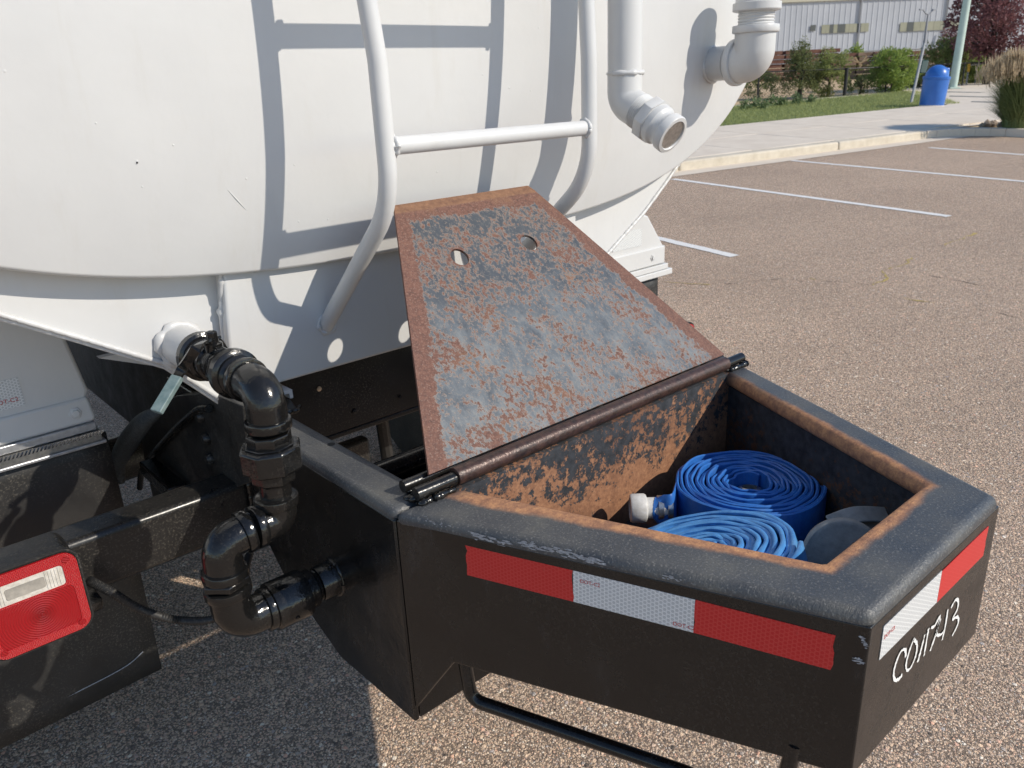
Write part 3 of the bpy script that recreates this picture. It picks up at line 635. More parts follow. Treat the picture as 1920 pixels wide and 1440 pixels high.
def strip(u0, u1, v0, v1, n, dark):
    A_, B_ = onB(u0, (v0+v1)/2), onB(u1, (v0+v1)/2); z0, z1 = onB((u0+u1)/2, v1)[2], onB((u0+u1)/2, v0)[2]
    s0, s1 = (A_-bc).dot(bl), (B_-bc).dot(bl)
    for i in range(n):
        a_, b_ = bc+bl*(s0+(s1-s0)*i/n)+bn*.06, bc+bl*(s0+(s1-s0)*(i+.97)/n)+bn*.06
        MB().prism([(*a_[:2],z0), (*b_[:2],z0), (*b_[:2],z1), (*a_[:2],z1)], bn*.02).build('window_panel', M['pane2'] if i in dark else M['pane'], bld)
strip(1540, 1628, 45, 61, 12, (2,4,5,9)); strip(1687, 1800, 40, 57, 9, (1,))
strip(1519, 1529, 47, 58, 1, (0,)); strip(1767, 1796, 72, 112, 1, (0,))
for u in (1609, 1770):
    p = onB(u, 60)+bn*.1; MB().tube([(*p[:2],zb), (*p[:2],ztop)], .07, 6).build('downpipe', M['seam'], bld)
p = onB(1768, 56)+bn*.3; MB().tube([p, p+bl*1.6+bn*.8+[0,0,.25]], .07, 6).build('wall_lamp_arm', M['alu'], bld)
p = onB(1607, 97)+bn*.5; MB().tube([p-[0,0,1], p, p+bl*11], .07, 6).build('pipe_rail', M['seam'], bld)

# ================================================================== THE TRUCK
T = thing('water_truck', 'white water tank truck with black rear hose box and ladder', 'truck', (1.0, 1.5, gz(1, 1.5)))
def part(name): o = bpy.data.objects.new(name, None); COL.objects.link(o); o.empty_display_size = .05; o.parent = T; o.matrix_parent_inverse = wm(T).inverted(); return o
# ---- tank: superelliptic barrel with a dished rear head
TX, TZ, TA, TB, TN = 1.02, 2.13, 1.26, .862, 3.0
def sup(a):
    c, s_ = math.cos(a), math.sin(a); return (TA*math.copysign(abs(c)**(2/TN), c), TB*math.copysign(abs(s_)**(2/TN), s_))
NA = 256; rings = []
for rho in np.concatenate([np.linspace(.02, .7, 18), np.linspace(.72, .97, 20), [.98, .987, .993, .997, 1.0]]):
    rings.append((rho, 1.388-.070*(1-rho**3.6)))
rings += [(1.003, 1.392), (1.0045, 1.397), (1.005, 1.404), (1.005, 1.43), (1.005, 3.0), (1.005, 6.5), (1.0, 6.52), (.9, 6.56), (.02, 6.6)]
V = []; Fc = []; AN = [2*math.pi*k/NA for k in range(NA)]
SP = [sup(a) for a in AN]
for rho, y in rings: V += [(TX+rho*p[0], y, TZ+rho*p[1]) for p in SP]
for i in range(len(rings)-1): Fc += [(i*NA+k, i*NA+(k+1)%NA, (i+1)*NA+(k+1)%NA, (i+1)*NA+k) for k in range(NA)]
Fc += [tuple(range(NA)), tuple(range(len(rings)*NA-1, (len(rings)-1)*NA-1, -1))]
mb = MB(); mb.v = V; mb.f = Fc; tank = mb.build('tank', M['white'], T, smooth=60)
def heady(x, z):
    r_ = (abs((x-TX)/TA)**TN+abs((z-TZ)/TB)**TN)**(1/TN); return 1.388-.070*(1-min(r_, 1)**3.6)
def bead(name, pts, r, mat, par, seed=0, amp=.35, step_=.008):     # lumpy weld bead along a path
    r_ = np.random.default_rng(seed); P = [np.array(p, float) for p in pts]; out = []
    for a, b_ in zip(P, P[1:]):
        k = max(1, int(np.linalg.norm(b_-a)/step_)); out += [a+(b_-a)*i/k for i in range(k)]
    out.append(P[-1]); rr = [r*(1+amp*r_.normal()) for _ in out]; rr = [max(r*.5, min(r*1.7, q)) for q in rr]
    return MB().tube(out, rr, 8).build(name, M[mat], par, smooth=80)
def ringpts(c, ax, r, n=28):
    ax = nrm(ax); ref = np.array([0,0,1.]) if abs(ax[2]) < .9 else np.array([1.,0,0]); N_ = nrm(np.cross(ax, ref)); B_ = np.cross(ax, N_)
    return [np.array(c)+r*(N_*math.cos(2*math.pi*k/n)+B_*math.sin(2*math.pi*k/n)) for k in range(n+1)]
def headpt(u, v):
    y = 1.35
    for _ in range(6): p = PY(u, v, y); y = heady(p[0], p[2])
    return PY(u, v, y)
for k, (u, v, r) in enumerate(((257,302,.0035), (325,272,.003), (180,231,.003), (462,335,.003), (552,309,.0028), (560,415,.003), (615,411,.0028), (1010,52,.0028), (700,160,.003), (905,140,.003), (955,165,.0032), (995,170,.003), (267,350,.0028), (820,322,.003))):
    p = headpt(u, v); r *= .75; MB().lathe([(r,-.0004),(r*.8,.0001),(r*.3,.0004),(.0001,.0005)], p, (0,-1,-.1), 8).build('paint_run', M['white'], tank)
p0_, p1_ = headpt(427,356), headpt(461,393); MB().tube([p0_, p0_*.5+p1_*.5+[0,-.0004,0], p1_], [.0005,.0012,.0004], 6).build('paint_run', M['white'], tank)
p = headpt(257,305); MB().lathe([(.0016,0),(.0012,.0018),(.0001,.002)], p, (0,-1,0), 7).build('paint_chip', M['dark'], tank)
# ---- bolster (skirt) under the tank
sk_ = part('tank_bolster')
ctr = [(.522,1.050), (1.452,1.050), (1.452,1.34), (.548,1.34)]
mb = MB(); mb.prism([(x, 1.408, z) for x, z in ctr], (0,.34,0)); mb.build('centre_panel', M['white'], sk_, bevel=.006, seg=3)
lw = [(.518,1.015), (.534,1.012), (.55,1.05), (.55,1.40), (-.02,1.52), (-.05,1.43), (.195,1.262), (.297,1.200), (.422,1.122)]
mb = MB(); mb.prism([(x, 1.442, z) for x, z in lw], (0,.03,0)); mb.build('side_panel', M['white'], sk_, bevel=.003)
rw = [(1.45,1.03), (1.605,1.133), (1.759,1.227), (1.851,1.297), (1.945,1.374), (2.03,1.46), (1.9,1.5), (1.45,1.4)]
mb = MB(); mb.prism([(x, 1.442, z) for x, z in rw], (0,.03,0)); mb.build('side_panel', M['white'], sk_, bevel=.003)
bead('weld_bead', [(x+.004, 1.440, z+.006) for x, z in ((.518,1.022),(.422,1.126),(.297,1.204),(.195,1.266),(-.05,1.434))], .005, 'white', sk_, 1, .10, .004)
bead('weld_bead', [(x-.004, 1.440, z+.006) for x, z in rw[:6]], .005, 'white', sk_, 2, .08, .004)
bead('weld_bead', [(.541,1.41,1.285), (.536,1.43,1.2), (.523,1.44,1.04)], .006, 'white', sk_, 3, .3)
for sgn, L in ((1, [(.534,1.012),(.422,1.122),(.297,1.200),(.195,1.262),(-.05,1.43)]), (-1, rw[:6])):      # underside plate running forwards
    mb = MB(); P0 = [np.array((x, 1.472, z)) for x, z in L]
    mb.add([tuple(p) for p in P0]+[tuple(p+[0,2.4,0]) for p in P0], [(i, i+1, i+1+len(P0), i+len(P0)) for i in range(len(P0)-1)]); mb.build('underside_plate', M['white'], sk_, smooth=60)
mb = MB(); mb.prism([(.55,1.50,1.015), (.66,1.50,1.015), (.66,1.50,1.052), (.55,1.50,1.052)], (0,2.4,0)); mb.build('sill_channel', M['white'], sk_, bevel=.003)
mb = MB(); mb.prism([(x, 1.395, z) for x, z in ((.575,1.035),(.635,1.035),(.635,1.018),(.628,1.018),(.628,1.029),(.60,1.029),(.60,1.002),(.575,1.002))], (0,.13,0)); mb.build('sill_end', M['white'], sk_)
mb = MB(); mb.prism([(.36,1.62,1.12), (.56,1.62,1.035), (.56,1.62,1.12)], (0,.02,0)); mb.build('bolster_web', M['white'], sk_)
# ---- ladder
ld = part('ladder'); LY, XL, XR, LR = 1.155, .7469, 1.2320, .0158
def rail(x, foot, top):
    pts = fillet([(x+top[0], LY+top[1], 2.7), (x, LY, 1.62), (x, LY, 1.395), foot], .16, 10)
    pts = pts[:1]+[pts[0]*.5+pts[1]*.5]+pts[1:]
    MB().tube(pts, LR, 24).build('rail', M['white'], ld)
ft = PY(612, 606, 1.410); rail(XL, ft+[.0,.004,-.006], (-.07, .06)); rail(XR, np.array([XR-.012, 1.412, 1.168]), (0,.06))
for z in (1.489, 1.80, 2.11, 2.42):
    MB().tube([(XL, LY, z), (XR, LY, z)], .0148, 22, False).build('rung', M['white'], ld)
    for x, s_ in ((XL+LR*.9, 1), (XR-LR*.9, -1)): bead('weld_bead', ringpts((x, LY, z), (1,0,0), .0155), .0042, 'white', ld, int(z*100)+s_, .3, .004)
for f_ in (ft, np.array([XR-.012, 1.412, 1.168])): bead('weld_bead', ringpts(np.array(f_)*[1,0,1]+[0,1.407,0], (0,1,.0), .019), .004, 'white', ld, 5, .3, .004)
# ---- fill pipe with quick coupling
fp = part('fill_pipe'); FX, FY, FR = 1.400, 1.208, .0365
zw = PY(1172, 137, FY)[2]
pa = fillet([(FX, FY, 2.75), (FX, FY, zw-.045), (FX, FY-.11, zw-.155)], .14, 12)
dn = nrm([.04, -1, -.56]); dn = nrm(np.array(dn)+np.array([.0,0,0]))
MB().tube(pa[:1]+[(FX, FY, 2.2), (FX, FY, zw+.001)], FR, 36).build('pipe', M['white'], fp)
el = fillet([(FX, FY, zw), (FX, FY, zw-.058), tuple(np.array((FX, FY, zw-.055))+dn*.046)], .075, 14); MB().tube(el, FR+.0005, 36).build('elbow', M['white'], fp)
bead('weld_bead', ringpts((FX, FY, zw), (0,0,1), FR), .004, 'white', fp, 8, .45, .006)
ee = np.array(el[-1]); MB().lathe([(FR-.001,-.012)]+[(FR+(.0016 if k%2 else -.0008), k*.0022) for k in range(14)], ee-dn*.004, dn, 40).build('thread', M['white'], fp)
MB().lathe([(FR+.010,.024),(FR+.0115,.026),(FR+.0115,.047),(FR+.010,.049)], ee, dn, 8).build('hex_collar', M['white'], fp, bevel=.0015)
MB().lathe([(FR+.006,.045),(FR+.006,.058),(FR+.0055,.062),(FR+.0005,.067),(FR-.001,.073),(FR+.0005,.079),(FR+.0045,.083),(FR+.0048,.098),(FR+.003,.101),(FR-.004,.102),(FR-.0055,.100),(FR-.006,.03),(.001,.028)], ee, dn, 48).build('coupling_adapter', M['white'], fp)
MB().lathe([(FR-.0062,.099),(FR-.0065,.035)], ee, dn, 40).build('bore', M['steel'], fp)
tb = ee+dn*.036+nrm(np.cross(dn, [1,0,0]))*-(FR+.010)*.55+np.array([1,0,0])*(FR+.010)*.8; MB().obox(tb, np.array([.005,0,0]), dn*.007, nrm(np.cross(dn,[1,0,0]))*.007).build('lug', M['white'], fp, bevel=.002)
# ---- overflow elbow
ov = part('overflow_pipe'); OX, OZ = 1.925, 1.607; oy = heady(OX, OZ)
MB().lathe([(.0425,-.02),(.0425,.052)]+[(.0425+(.0012 if k%2 else -.001), .052+k*.0022) for k in range(8)], (OX, oy, OZ), (0,-1,0), 40).build('nipple', M['white'], ov)
bead('weld_bead', ringpts((OX, oy-.001, OZ), (0,1,0), .044), .005, 'white', ov, 9, .3, .006)
ce = np.array((OX, oy-.125, OZ)); mb = MB(); mb.tube(fillet([(OX, oy-.066, OZ), ce, (OX, oy-.125, OZ+.072)], .058, 16), .0505, 40); mb.build('elbow', M['white'], ov)
MB().lathe([(.051,0),(.0565,.002),(.0575,.004),(.0575,.016),(.0565,.018),(.05,.019)], (OX, oy-.064, OZ), (0,-1,0), 44).build('band', M['white'], ov)
up_ = (OX, oy-.125, OZ+.066); MB().lathe([(.05,0),(.0565,.002),(.0575,.004),(.0575,.017),(.0565,.019),(.046,.020)], up_, (0,0,1), 44).build('band', M['white'], ov)
MB().lathe([(.044+(.0014 if k%2 else -.001), .018+k*.0035) for k in range(10)], up_, (0,0,1), 40).build('thread', M['white'], ov)
MB().lathe([(.05,.050),(.0575,.052),(.059,.054),(.059,.070),(.053,.072),(.052,.088),(.030,.089)], up_, (0,0,1), 44).build('cap_ring', M['white'], ov)
MB().lathe([(.040,.086),(.040,.099)], up_, (0,0,1), 40).build('gap', M['dark'], ov)
MB().lathe([(.030,.0975),(.054,.098),(.055,.100),(.055,.112),(.045,.120),(.001,.122)], up_, (0,0,1), 44).build('vent_cap', M['white'], ov)
for a in (0, 2.09, 4.19): MB().obox(np.array(up_)+[.047*math.cos(a),.047*math.sin(a),.093], np.array([.006,0,0]), np.array([0,.006,0]), np.array([0,0,.009])).build('cap_spacer', M['white'], ov)
Mx = frame((OX-.0495, oy-.10, OZ+.006), (0,-1,.15), (0,.15,1)); link('cast_mark', text_mesh('SMITH', .017, Mx@Matrix.Translation((0,0,-.0005))), M['white'], ov)

# ---- hose box: bent plate shell, worn rim, tapered tail
ZR = 1.010
hb = part('hose_box')
A_, B_, C_, D_ = (.527,.884), (.767,.301), (1.146,.301), (1.392,.876)
Ai, Bi, Ci, Di = (.640,.872), (.830,.392), (1.113,.392), (1.331,.880)
TH = .008
mb = MB(); mb.prism([(*p, ZR-.03) for p in (A_, B_, C_, D_, Di, Ci, Bi, Ai)], (0,0,.03)); mb.build('rim', M['rim'], hb, bevel=.013, seg=5)
mb = MB(); mb.prism([(.527,.8842,ZR-.03), (.600,.8842,ZR-.03), (.600,1.36,ZR-.03), (.527,1.36,ZR-.03)], (0,0,.0299)); mb.build('side_flange', M['rim'], hb, bevel=.013, seg=5)
mb = MB(); mb.prism([(1.319,.8845,ZR-.03), (1.392,.8845,ZR-.03), (1.392,1.36,ZR-.03), (1.319,1.36,ZR-.03)], (0,0,.0299)); mb.build('side_flange', M['rim'], hb, bevel=.013, seg=5)
def wallp(name, a, b, z0a, z0b, z1, th, mat, bevel=.003, top=None):
    a, b = np.array([*a, 0.]), np.array([*b, 0.]); d = nrm(b-a); n_ = np.array([d[1], -d[0], 0])
    mb = MB(); mb.prism([a+[0,0,z0a], b+[0,0,z0b], b+[0,0,z1], a+[0,0,z1]], n_*th); return mb.build(name, M[mat], hb, bevel=bevel)
ins = lambda p, c, k: (p[0]+(c[0]-p[0])*k, p[1]+(c[1]-p[1])*k)
# outer tapered walls (closed band, slightly inset under the rolled rim edge)
def band(name, pts, zb_, zt, th, mat, bevel=.0):
    mb = MB(); n = len(pts); cx, cy = np.mean([p[0] for p in pts]), .7
    out = [(p[0], p[1]) for p in pts]; inn = [(p[0]+(cx-p[0])*th/.35, p[1]+.0+(th if p[1] < .5 else 0)) for p in pts]
    V = [(*p, z) for p, z in zip(out, zb_)]+[(*p, zt) for p in out]+[(*p, z) for p, z in zip(inn, zb_)]+[(*p, zt) for p in inn]; f = []
    for i in range(n-1): f += [(i, i+1, n+i+1, n+i), (2*n+i+1, 2*n+i, 3*n+i, 3*n+i+1), (i+1, i, 2*n+i, 2*n+i+1), (n+i, n+i+1, 3*n+i+1, 3*n+i)]
    f += [(0, n, 3*n, 2*n), (n-1, 3*n-1, 4*n-1, 2*n-1)]
    mb.add(V, f); return mb.build(name, M[mat], hb, bevel=bevel, seg=4)
q = -.0006
shell = band('outer_wall', [(A_[0]+.0016, A_[1]-.002), (A_[0]+.0165, A_[1]-.0395), (A_[0]+.0306, A_[1]-.075), (B_[0]+q, B_[1]+q), (C_[0]-q, C_[1]+q), (D_[0]-q, D_[1]-.002)], [.655,.715,.770,.780,.780,.770], ZR-.0155, .008, 'gloss', bevel=.012)
mb = MB(); mb.prism([(.5264, y, z) for y, z in ((.884,.627), (.884,ZR-.0155), (1.80,ZR-.0155), (1.80,.76), (1.375,.752), (1.309,.690), (1.118,.617))], (.010,0,0)); mb.build('side_plate', M['gloss'], hb, bevel=.003)
mb = MB(); mb.prism([(1.3926, y, z) for y, z in ((.884,.627), (.884,ZR-.0155), (1.80,ZR-.0155), (1.80,.76), (1.375,.752), (1.309,.690), (1.118,.617))], (-.010,0,0)); mb.build('side_plate', M['gloss'], hb, bevel=.003)
MB().box(.5385, 1.3805, .886, .894, .628, ZR-.032).build('cross_plate', M['gloss'], hb, bevel=.001)
# inner lining (rust) and floor
k_ = .004
li = [(Ai[0]-.004, .868), (Bi[0]-.012, .380), (Ci[0]+.012, .380), (Di[0]+.004, .868)]
def lining(name, a, b, th=.004):
    a, b = np.array([*a, 0.]), np.array([*b, 0.]); mb = MB(); d = nrm(b-a); n_ = np.array([-d[1], d[0], 0]); mb.prism([a+[0,0,.792], b+[0,0,.792], b+[0,0,ZR-.031], a+[0,0,ZR-.031]], -n_*th); return mb.build(name, M['inside_shaded'], hb)
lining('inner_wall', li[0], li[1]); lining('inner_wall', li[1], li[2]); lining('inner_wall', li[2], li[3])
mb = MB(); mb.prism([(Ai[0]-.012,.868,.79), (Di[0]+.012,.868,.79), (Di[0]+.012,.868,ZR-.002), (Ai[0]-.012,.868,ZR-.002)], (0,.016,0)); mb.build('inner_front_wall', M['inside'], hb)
mb = MB(); mb.prism([(A_[0]+.03,.868,.785), (B_[0]+.012,.312,.785), (C_[0]-.012,.312,.785), (D_[0]-.02,.868,.785)], (0,0,.008)); mb.build('floor', M['inside_shaded'], hb)
# welds, bolt holes, end plates
def blob(name, c, n, spread, r, mat, par, seed):
    r_ = np.random.default_rng(seed); mb = MB()
    for i in range(n):
        p = np.array(c)+r_.normal(0, 1, 3)*spread; rr = r*(.5+r_.random()); mb.lathe([(rr*math.cos(a), rr*.6*math.sin(a)) for a in np.linspace(-1.4, 1.5, 5)], p, r_.normal(0, .3, 3)+[0,0,1], 8)
    return mb.build(name, M[mat], par, smooth=80)
MB().lathe([(.0065,0),(.0065,.0006)], (*PZ(621, 833, ZR)[:2], ZR), (0,0,1), 16).build('drain_hole', M['dark'], hb)
mb = MB(); mb.prism([(.545,1.352,ZR-.004), (.615,1.34,ZR-.004), (.63,1.40,ZR-.004), (.545,1.43,ZR-.004)], (0,0,.012)); mb.build('weld_plate', M['black'], hb, bevel=.003)
bead('weld_bead', [(.545,1.352,ZR+.004), (.575,1.345,ZR+.005), (.615,1.338,ZR+.004), (.63,1.36,ZR+.003)], .004, 'gloss', hb, 31, .5, .004)
# hinge: two pins each side and the long tube
hg = part('hinge')
HY, HZ = .879, ZR+.0155
MB().tube([(.564,HY,HZ-.002), (.66,HY,HZ-.002)], .0105, 20).build('hinge_pin', M['gloss'], hg); MB().tube([(1.30,HY,HZ-.002), (1.392,HY,HZ-.002)], .0105, 20).build('hinge_pin', M['gloss'], hg)
MB().tube([(.566,HY+.036,HZ-.003), (.70,HY+.036,HZ-.003)], .0095, 20).build('stop_pin', M['gloss'], hg); MB().tube([(1.31,HY+.036,HZ-.003), (1.37,HY+.036,HZ-.003)], .0095, 20).build('stop_pin', M['gloss'], hg)
mb = MB(); mb.lathe([(.0110,0),(.0142,0),(.0142,.698),(.0110,.698)], (.636,HY,HZ), (1,0,0), 36); mb.build('hinge_tube', M['hinge'], hg, bevel=.001)
for k, (x0, x1, y, s_) in enumerate(((.572,.628,HY-.012,1), (.572,.60,HY+.02,2), (1.335,1.392,HY-.012,3), (1.34,1.39,HY+.02,4))):
    bead('weld_bead', [(x0,y,ZR+.003), ((x0+x1)/2,y-.002,ZR+.004), (x1,y,ZR+.003)], .0048, 'pipe', hg, 50+k, .45, .004)
blob('weld_spatter', (.572,HY+.014,ZR+.002), 16, (.006,.012,.0015), .006, 'pipe', hg, 60)
# ---- lid
lidM = frame(LO, (1,0,0), LV)
def circ(c, r, n=28): return [(c[0]+r*math.cos(2*math.pi*k/n), c[1]+r*math.sin(2*math.pi*k/n)) for k in range(n)]
h1, h2 = lidp(862,485), lidp(990,455); hw = lambda v: LID_W+LID_K*v
LB = LID_L-.016
me = flat([[(-hw(0),-.002), (hw(0),-.002), (hw(LB),LB), (-hw(LB),LB)], circ((h1[0],(h1[1]+h2[1])/2), .0185), circ((h2[0],(h1[1]+h2[1])/2), .0185)], .005, None)
lid = link('lid', me, M['lid'], T); lid.matrix_parent_inverse = wm(T).inverted()@lidM
mb = MB(); mb.prism([(-hw(LB),LB,-.0025), (hw(LB),LB,-.0025), (hw(LB),LB,.0025), (-hw(LB),LB,.0025)], (0,.001,0))
mb = MB(); w0_, w1_ = hw(LB), hw(LID_L)
mb.add([(-w0_,LB+.0001,-.0025),(w0_,LB+.0001,-.0025),(w0_,LB+.0001,.0025),(-w0_,LB+.0001,.0025),(-w1_,LID_L,-.0047),(w1_,LID_L,-.0047),(w1_,LID_L,.0003),(-w1_,LID_L,.0003)], [(0,1,2,3),(4,5,6,7),(3,2,6,7),(0,1,5,4),(0,3,7,4),(1,2,6,5)])
lip = link('bent_lip', mb.mesh(0), M['lid'], lid); lip.matrix_parent_inverse = Matrix.Identity(4)
# ---- reflective tape, lettering, scuffs
def quad_plate(name, o, x, y, w_, h_, mat, par, jag=0, seed=0, th=.0006):
    Mt = frame(o, x, y); r_ = np.random.default_rng(seed)
    L = [(0,0), (w_,0)]+([(w_+r_.normal(0, jag), h_*k/6) for k in range(1, 6)] if jag else [])+[(w_,h_), (0,h_)]+([(r_.normal(0, jag), h_*k/6) for k in range(5, 0, -1)] if jag else [])
    me = flat([L], th, None); o_ = link(name, me, mat, par); o_.matrix_parent_inverse = wm(par).inverted()@Mt; return o_
td = nrm(np.array([B_[0]-A_[0], B_[1]-A_[1], 0])); tn = np.array([td[1], -td[0], 0]); tn = tn if tn[0] < 0 else -tn
a0_ = np.array([A_[0]+q, A_[1]-.0, 0])
def tw(u, v): return PP(u, v, np.array([.5285,.886,ZR])+tn*-.0005, tn)
tl = [tw(876,1022), tw(1075,1071), tw(1302,1124), tw(1555,1188)]; bl_ = [tw(876,1078), tw(1075,1128), tw(1300,1186), tw(1557,1256)]
wlpl = np.array([A_[0]+.0016, A_[1]-.002, 0]); wd = nrm(np.array([B_[0]+q-A_[0]-.0016, B_[1]+q-(A_[1]-.002), 0])); wn = np.array([wd[1], -wd[0], 0]); wn = wn if wn[0] < 0 else -wn
def ww(u, v, k=.0005): return PP(u, v, wlpl+wn*k, wn)
tl = [ww(876,1022), ww(1075,1071), ww(1302,1124), ww(1555,1188)]; bl_ = [ww(876,1078), ww(1075,1128), ww(1300,1186), ww(1557,1256)]
for i, mt in enumerate(('tape_r','tape_w','tape_r')):
    x = bl_[i+1]-bl_[i]; quad_plate('reflective_tape', bl_[i], x, tl[i]-bl_[i], np.linalg.norm(x), .0482, M[mt], hb, .0012 if i != 1 else 0, 80+i)
for (u, v) in ((1106,1094), (1282,1174)):
    Mt = frame(ww(u, v, .0011), wd, (0,0,1)); link('tape_print', text_mesh('DOT-C2', .0075, Mt), M['redink'], hb)
YE = B_[1]+q-.0005
te = [PY(1655,1177,YE), PY(1764,1073,YE), PY(1852,990,YE)]; be = [PY(1648,1238,YE), PY(1756,1130,YE), PY(1843,1042,YE)]
for i, mt in enumerate(('tape_w','tape_r')):
    x = be[i+1]-be[i]; quad_plate('reflective_tape', be[i], x*[1,1,.6], te[i]-be[i], np.linalg.norm(x), .0468, M[mt], hb, .001 if i else 0, 90+i)
Mt = frame(PY(1668,1186,YE-.0006), (1,0,0), (0,0,1)); link('tape_print', text_mesh('DOT-C2', .0075, Mt), M['redink'], hb)
def stroke(pts, w_, seed):
    r_ = np.random.default_rng(seed); Q = [PY(1280+x/3, 960+y/3, YE-.0004) for x, y in pts]; P = []
    for i in range(len(Q)-1):
        p0_, p1_, p2_, p3_ = Q[max(i-1,0)], Q[i], Q[i+1], Q[min(i+2,len(Q)-1)]
        for t_ in np.linspace(0, 1, 8)[:-1]: P.append(.5*((2*p1_)+(-p0_+p2_)*t_+(2*p0_-5*p1_+4*p2_-p3_)*t_**2+(-p0_+3*p1_-3*p2_+p3_)*t_**3))
    P.append(Q[-1]); V = []
    for i, p in enumerate(P):
        d = nrm(P[min(i+1,len(P)-1)]-P[max(i-1,0)]); s_ = np.array([d[2],0,-d[0]])*w_*(.5+.12*r_.normal())
        V += [p-s_, p+s_]
    return V
digits = {'letter_c': [[(1255,815),(1252,775),(1228,785),(1200,850),(1187,910),(1195,945),(1218,938),(1235,915)]],
 'digit_zero': [[(1302,712),(1278,775),(1258,850),(1262,890),(1285,872),(1312,805),(1318,745),(1300,716)]],
 'digit_one': [[(1362,690),(1345,760),(1322,845)]], 'digit_one.': [[(1384,655),(1372,725),(1358,808)]],
 'digit_seven': [[(1398,650),(1418,640),(1447,588),(1430,670),(1392,782)]],
 'digit_four': [[(1452,600),(1432,660),(1430,690),(1452,690),(1470,670)], [(1492,548),(1478,640),(1460,720)]],
 'digit_three': [[(1510,540),(1535,495),(1550,500),(1546,545),(1520,600),(1545,590),(1552,615),(1538,655),(1516,697)]]}
for i, (nm, S_) in enumerate(digits.items()):
    mb = MB()
    for j, s_ in enumerate(S_):
        V = stroke(s_, .0046, i*7+j); mb.add(V, [(2*k, 2*k+1, 2*k+3, 2*k+2) for k in range(len(V)//2-1)])
    mb.build(nm.strip('.'), M['paintpen'], hb, smooth=0)
def scuffs(name, line, n, seed, sz=.004):
    r_ = np.random.default_rng(seed); mb = MB()
    for i in range(n):
        t_ = r_.random(); a, b = np.array(line[0]), np.array(line[1]); p = a+(b-a)*t_+np.array([0, r_.normal(0, 3.0)]); L = sz*(.4+1.6*r_.random()); h_ = sz*(.15+.35*r_.random())
        P = []
        for k in range(7):
            an = 2*math.pi*k/7; rr = .6+.5*r_.random(); o = ww(*p, .0006+i*.00001); P.append(o+wd*L*rr*math.cos(an)+np.array([0,0,1])*h_*rr*math.sin(an))
        mb.add(P, [tuple(range(7))])
    return mb.build(name, M['scuff'], hb, smooth=0)
scuffs('scratch', ((884,1003),(956,1021)), 26, 1); scuffs('scratch', ((975,1019),(1060,1037)), 40, 2); scuffs('scratch', ((1060,1037),(1135,1058)), 40, 3)
scuffs('scratch', ((1614,1195),(1624,1212)), 16, 5, .0022); scuffs('scratch', ((1600,1236),(1618,1242)), 12, 6, .0024); scuffs('scratch', ((790,972),(850,990)), 14, 7, .0022); scuffs('scratch', ((1240,1080),(1290,1092)), 14, 8, .0025)
# ---- step bar hanging under the box
sb = [ww(866,1243,-.03), ww(884,1308,-.03), ww(925,1326,-.03), ww(1030,1350,-.03), ww(1290,1441,-.03), ww(1440,1500,-.03), ww(1472,1432,-.03)]
zs = [.80, .690, .676, .676, .672, .672, .80]; sb = [np.array([p[0], p[1], z]) for p, z in zip(sb, zs)]
s0, s1 = sb[0], sb[5]; pth = fillet([sb[0], sb[1]-[0,0,.012], sb[3], sb[4], np.array([.742,.378,.672]), np.array([.748,.365,.80])], .022, 8)
MB().tube(pth, .0105, 20).build('step_bar', M['gloss'], T)
